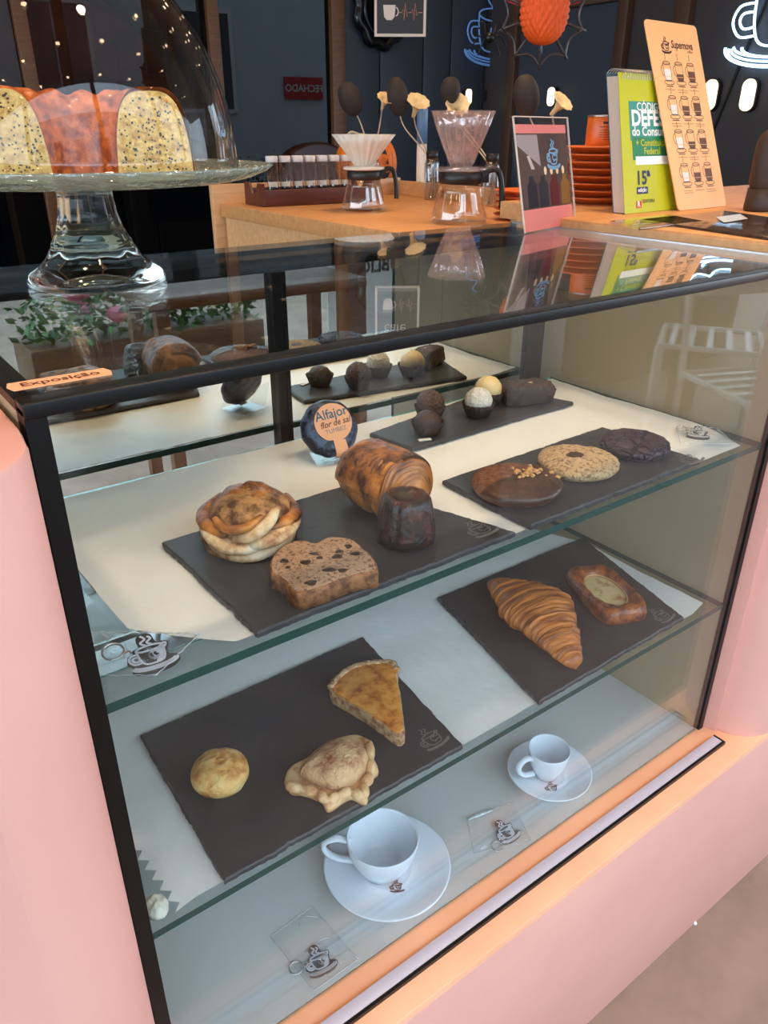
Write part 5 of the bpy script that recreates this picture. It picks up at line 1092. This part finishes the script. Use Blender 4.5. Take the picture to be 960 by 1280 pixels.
# ornate black frame on the wall
q = PY(474, 12, YBK-0.03); t = thing('ornate_frame', 'ornate black carved mirror frame partly hidden by the café sign', 'mirror frame', M=axes((q.x, YBK-0.045, q.z), (1, 0, 0), (0, 0, 1)))
b = MB(); pts = [(0.145*math.cos(a)*(1+0.06*math.cos(9*a)), 0.16*math.sin(a)*(1+0.06*math.cos(9*a)), 0) for a in [i*2*PI/72 for i in range(72)]]; b.tube(pts, 0.026, 10, closed=True); b.build('carved_rim', mat('gloss_black', C(12, 12, 14), 0.25), t)
b = MB(); b.tube([(0.112*math.cos(a), 0.125*math.sin(a), 0.012) for a in [i*2*PI/48 for i in range(48)]], 0.012, 8, closed=True); b.build('inner_rim', mat('gloss_black', C(12, 12, 14), 0.25), t)
b = MB(); b.prism([(0.115*math.cos(a), 0.13*math.sin(a)) for a in [i*2*PI/40 for i in range(40)]], -0.012, -0.006); b.build('glass', darkpane, t)
# spider web with honeycomb ball
q = PY(678, 22, 1.50); s = mpp(q); M = axes(q, RG, (0, 0, 1))
web = thing('spider_web_decoration', 'hanging black spider web with orange honeycomb paper body', 'party decoration', M=M)
Rw = 58*s
def wp_(k, i, n=10):
    a = PI*1.5 + (i-5)*2*PI/n; sag = 1.0
    return Vector((math.cos(a)*Rw*k, math.sin(a)*Rw*k*1.05+0.010, 0.012))
webm = mat('web_black', C(66, 56, 54), 0.3); b = MB()
for i in range(10): b.tube([wp_(0.15, i), wp_(1.0, i)], 0.0052, 6)
for k in (0.55, 0.92):
    for i in range(10):
        A, B3 = wp_(k, i), wp_(k, i+1); mid = (A+B3)*0.5*0.86; b.tube(smooth_line([A, mid, B3], 6), 0.0046, 6)
b.build('web', webm, web)
hm = mat('honeycomb_paper', C(240, 92, 22), 0.6)
def ballf(u, v):
    a = u*2*PI; z = math.cos(v*PI); n_ = 22
    cell = 0.07*math.cos(n_*a)*math.cos(v*PI*16) ; r = 29*s*math.sin(v*PI)**0.8*(1+cell*math.sin(v*PI)); return Vector((r*math.cos(a), r*math.sin(a)*0.8-0.0, z*37*s*-1+6*s))
b = MB(); b.surf(ballf, 132, 64); b.build('honeycomb_body', hm, web, TR(0, 0, 0.030) @ Matrix.Rotation(-PI/2, 4, 'X'))
b = MB()
for sg in (-1, 1): b.prism([(sg*10*s, 26*s), (sg*30*s, 12*s), (sg*46*s, 16*s), (sg*44*s, 32*s), (sg*24*s, 40*s)][::sg], 0.002, 0.006)
b.build('red_wing', mat('red_paper', C(206, 52, 52), 0.6), web)
b = MB(); b.tube([Vector((0, Rw*0.9, 0.012)), Vector((0, 0.78, 0.012))], 0.001, 5); b.build('thread', black, web)
# dark spider on the web edge
q = PY(612, 47, 1.48); s = mpp(q); t = thing('toy_spider', 'small black toy spider hanging at the left edge of the web', 'toy spider', M=axes(q, RG, (0, 0, 1)))
b = MB(); b.surf(lambda u, v: Vector((6*s*math.sin(v*PI)*math.cos(u*6.283), 6*s*math.sin(v*PI)*math.sin(u*6.283), 5*s*math.cos(v*PI))), 16, 10); b.build('body', black, t)
for i in range(8):
    sg = -1 if i < 4 else 1; k = i % 4; a = (-0.9+0.6*k); b = MB(); b.tube(smooth_line([(sg*4*s, 0, 0), (sg*13*s*math.cos(a), 13*s*math.sin(a)+6*s, 0.004), (sg*22*s*math.cos(a), 22*s*math.sin(a)-2*s, 0)], 5), 0.9*s, 5); b.build('leg', black, t)
b = MB(); b.tube([Vector((0, 3*s, 0)), Vector((0, 0.8, 0))], 0.0008, 4); b.build('thread', black, t)
# round-backed chair by the window
q = PY(362, 175, 2.75); ch = thing('cafe_chair', 'dark red round-backed chair by the dark window', 'chair', (q.x, 2.75, ZG+0.0005), 0.15)
lea = mat('dark_red_leather', C(46, 16, 12), 0.4)
pl_ = [(0.23*math.cos(a)*1.0, 0.30+0.16*math.sin(a)) for a in [i*PI/16 for i in range(17)]]
b = MB(); b.prism([(0.22, 0), *[(x, y) for x, y in pl_], (-0.22, 0)], -0.03, 0.03, bev=0.012, seg=3); b.build('backrest', lea, ch, TR(0, -0.20, 0.86-0.11) @ Matrix.Rotation(PI/2-0.08, 4, 'X'))
b = MB(); b.box(-0.23, 0.23, -0.19, 0.25, 0.44, 0.50, bev=0.02); b.build('seat', lea, ch)
for x in (-0.19, 0.19):
    b = MB(); b.tube([(x, 0.21, 0.44), (x*1.1, 0.24, 0.0)], 0.013, 8); b.build('leg', blackm, ch)
    b = MB(); b.tube([(x, -0.19, 0.80), (x, -0.17, 0.44), (x*1.1, -0.22, 0.0)], 0.013, 8); b.build('leg', blackm, ch)
# downlights
dl_ = None; k = 0
glow = mat('downlight_glow', (1.0, 0.66, 0.36, 1), 0.4, emit=34)
for ix in range(9):
    for iy in range(7):
        x = -2.6+ix*0.75+0.12*(iy % 2); y = -1.45+iy*0.72
        if dl_ is None:
            dl_ = thing('ceiling_downlight', 'small round warm downlight recessed in the brown ceiling', 'ceiling light', (x, y, 2.1595), 0, group='ceiling downlights')
            b = MB(); b.lathe([(0.050, 0.0), (0.050, -0.010), (0.038, -0.012), (0.036, -0.002), (0.050, 0.0)], 28); b.build('ring', steel, dl_)
            b = MB(); b.lathe([(0.0001, -0.004), (0.036, -0.004), (0.036, -0.002), (0.0001, -0.002)], 24); b.build('lens', glow, dl_)
        else: dup(dl_, (x, y, 2.1595))

# ---------------------------------------------------------------- terrace and street behind the viewer (seen in the glass)
fac = mat('street_plaster', C(196, 208, 216), 0.7, c2=C(206, 216, 222), scale=2)
b = MB(); b.box(-9, 12, -9.3, -9.0, ZG, 4.6); struct(b.build('wall_street', fac))
for i in range(6):
    x = -7.5+i*2.6; wn = struct(bpy.data.objects.new('window_%d' % (i+2), None)); COL.objects.link(wn); wn.location = (x, -9.0, 1.2)
    b = MB(); b.box(-0.55, 0.55, 0.0, 0.03, 0, 1.6); b.build('pane', mat('street_pane', C(54, 62, 72), 0.1), wn)
    b = MB()
    for q in ((-0.62, -0.55, 0, 0.06, -0.05, 1.65), (0.55, 0.62, 0, 0.06, -0.05, 1.65), (-0.55, 0.55, 0, 0.06, 1.6, 1.67), (-0.55, 0.55, 0, 0.06, -0.07, 0.0), (-0.02, 0.02, 0.03, 0.06, 0, 1.6)): b.box(*q)
    b.build('window_frame', white, wn)
# wooden posts at the roof edge
for i, x in enumerate((-1.9, 0.15, 1.87, 3.3)):
    t = tag(MB().box(x-0.05, x+0.05, -1.68, -1.58, ZG+0.0005, 2.159, bev=0.004).build('wooden_post', brownpost), 'square brown wooden post at the terrace edge, %s along the row' % ('first', 'second', 'third', 'fourth')[i], 'post', 'terrace posts')
# planter with shrubs and pink flowers
leafm = mat('leaf_green', C(48, 92, 40), 0.5, c2=C(92, 140, 62), scale=12); flm = mat('pink_petal', C(214, 92, 128), 0.5)
def planter(x, y, w_, label, flowers, sd):
    random.seed(sd)
    t = thing('planter_box', label, 'planter', (x, y, ZG+0.0005))
    b = MB(); b.box(-w_/2, w_/2, -0.16, 0.16, 0, 0.42, bev=0.008); b.build('box', white if sd % 2 else brownpost, t)
    b = MB()
    for k in range(1500):
        p = Vector((random.uniform(-w_/2, w_/2), random.gauss(0, 0.11), 0.42+abs(random.gauss(0.12, 0.16)))); d = Vector((random.gauss(0, 1), random.gauss(0, 1), random.gauss(0.3, 0.6))).normalized(); e = d.orthogonal().normalized(); L = random.uniform(0.025, 0.06)
        vs = [b.b.verts.new(q) for q in (p, p+d*L*0.5+e*L*0.3, p+d*L, p+d*L*0.5-e*L*0.3)]; b._f(vs, False)
    b.build('foliage', leafm, t, recalc=False)['kind'] = 'stuff'
    for k in range(flowers):
        p = Vector((random.uniform(-w_*.35, w_*.35), random.gauss(0.04, 0.08), random.uniform(0.52, 0.70))); b = MB()
        b.surf(lambda u, v: p+Vector((0.05*math.sin(v*PI)*math.cos(u*6.283)*(1+.25*math.cos(u*31)), 0.05*math.sin(v*PI)*math.sin(u*6.283), 0.035*math.cos(v*PI))), 20, 8); b.build('flower', flm, t)
planter(1.15, -2.3, 1.1, 'planter box with green leaves and pink flowers near the second terrace post', 12, 4)
planter(3.9, -2.25, 1.2, 'planter box with green leaves near the last terrace post', 0, 2)
planter(-0.9, -2.4, 1.2, 'planter box with green leaves near the first terrace post', 0, 3)
# wooden terrace table
tb = thing('terrace_table', 'brown wooden table on the terrace facing the pastry case', 'table', (1.22, -1.38, ZG+0.0005), 0.05)
b = MB(); b.box(-0.42, 0.42, -0.18, 0.20, 0.72, 0.76, bev=0.01); b.build('tabletop', brownpost, tb)
for x in (-0.37, 0.37):
    for y in (-0.14, 0.16):
        b = MB(); b.box(x-0.022, x+0.022, y-0.022, y+0.022, 0, 0.719); b.build('leg', brownpost, tb)
# white metal chairs to the right
chp = None
whm = mat('white_metal', C(220, 222, 224), 0.4)
for i, (x, y, r) in enumerate([(2.55, -0.85, 0.4), (3.35, -0.75, -0.3), (3.0, -1.35, 2.6)]):
    lb_ = ('white tubular terrace chair nearest the pastry case', 'white tubular terrace chair farthest along the wall', 'white tubular terrace chair turned back to the wall')[i]
    if chp is None:
        chp = thing('terrace_chair', lb_, 'chair', (x, y, ZG+0.0008), r, group='white terrace chairs')
        for sx_ in (-1, 1):
            b = MB(); b.tube([(sx_*0.2, 0.2, 0), (sx_*0.2, 0.2, 0.45)], 0.012, 8); b.build('leg', whm, chp)
            b = MB(); b.tube([(sx_*0.2, -0.2, 0), (sx_*0.2, -0.2, 0.45), (sx_*0.2, -0.25, 0.86)], 0.012, 8); b.build('leg', whm, chp)
        b = MB(); b.tube([(-.2, -.2, .45), (.2, -.2, .45), (.2, .2, .45), (-.2, .2, .45)], 0.012, 8, closed=True)
        for k_ in range(5): b.box(-0.19, 0.19, -0.15+0.075*k_-0.012, -0.15+0.075*k_+0.012, 0.447, 0.455)
        b.build('seat', whm, chp)
        b = MB(); b.box(-0.19, 0.19, -0.262, -0.24, 0.72, 0.85, bev=0.006); b.build('backrest', whm, chp)
    else: dup(chp, (x, y, ZG+0.0008), r, lb_)
# street sign
sgn = thing('street_banner', 'white banner with dark lettering hanging beside the terrace post', 'banner', M=axes((2.80, -2.75, 0.0), (-1, 0, 0), (0, 0, 1)))
b = MB(); b.box(-0.34, 0.34, -0.36, 0.26, -0.006, 0); b.build('cloth', white, sgn)
text('PÚBLICO!', 0.115, inkb, sgn, TR(-0.27, 0.06, 0.001), bold=0.03)
b = MB()
for x in (-0.32, 0.32): b.tube([(x, -0.3985, -0.017), (x, 0.27, -0.017)], 0.01, 6)
b.build('support_pole', steel, sgn)
# red shop sign on the facade
rs = thing('red_street_sign', 'red sign on the building across the street', 'sign', M=axes((7.56, -8.985, 1.60), (-1, 0, 0), (0, 0, 1)))
b = MB(); b.box(-0.42, 0.42, -0.20, 0.20, 0, 0.04); b.build('board', mat('sign_red', C(200, 36, 30), 0.5), rs)
text('FECHADO', 0.18, white, rs, TR(0, -0.06, 0.045), align='CENTER', bold=0.02)
# crumb on the pavement
q = P(868, 1155, ZG); t = tag(MB().surf(lambda u, v: Vector((0.004*math.sin(v*PI)*math.cos(u*6.283)*(1+.3*math.sin(u*11)), 0.004*math.sin(v*PI)*math.sin(u*6.283), 0.003-0.003*math.cos(v*PI))), 12, 8).build('paper_scrap', white), 'tiny white scrap on the pavement near the counter', 'litter'); t.location = (q.x, q.y, ZG)
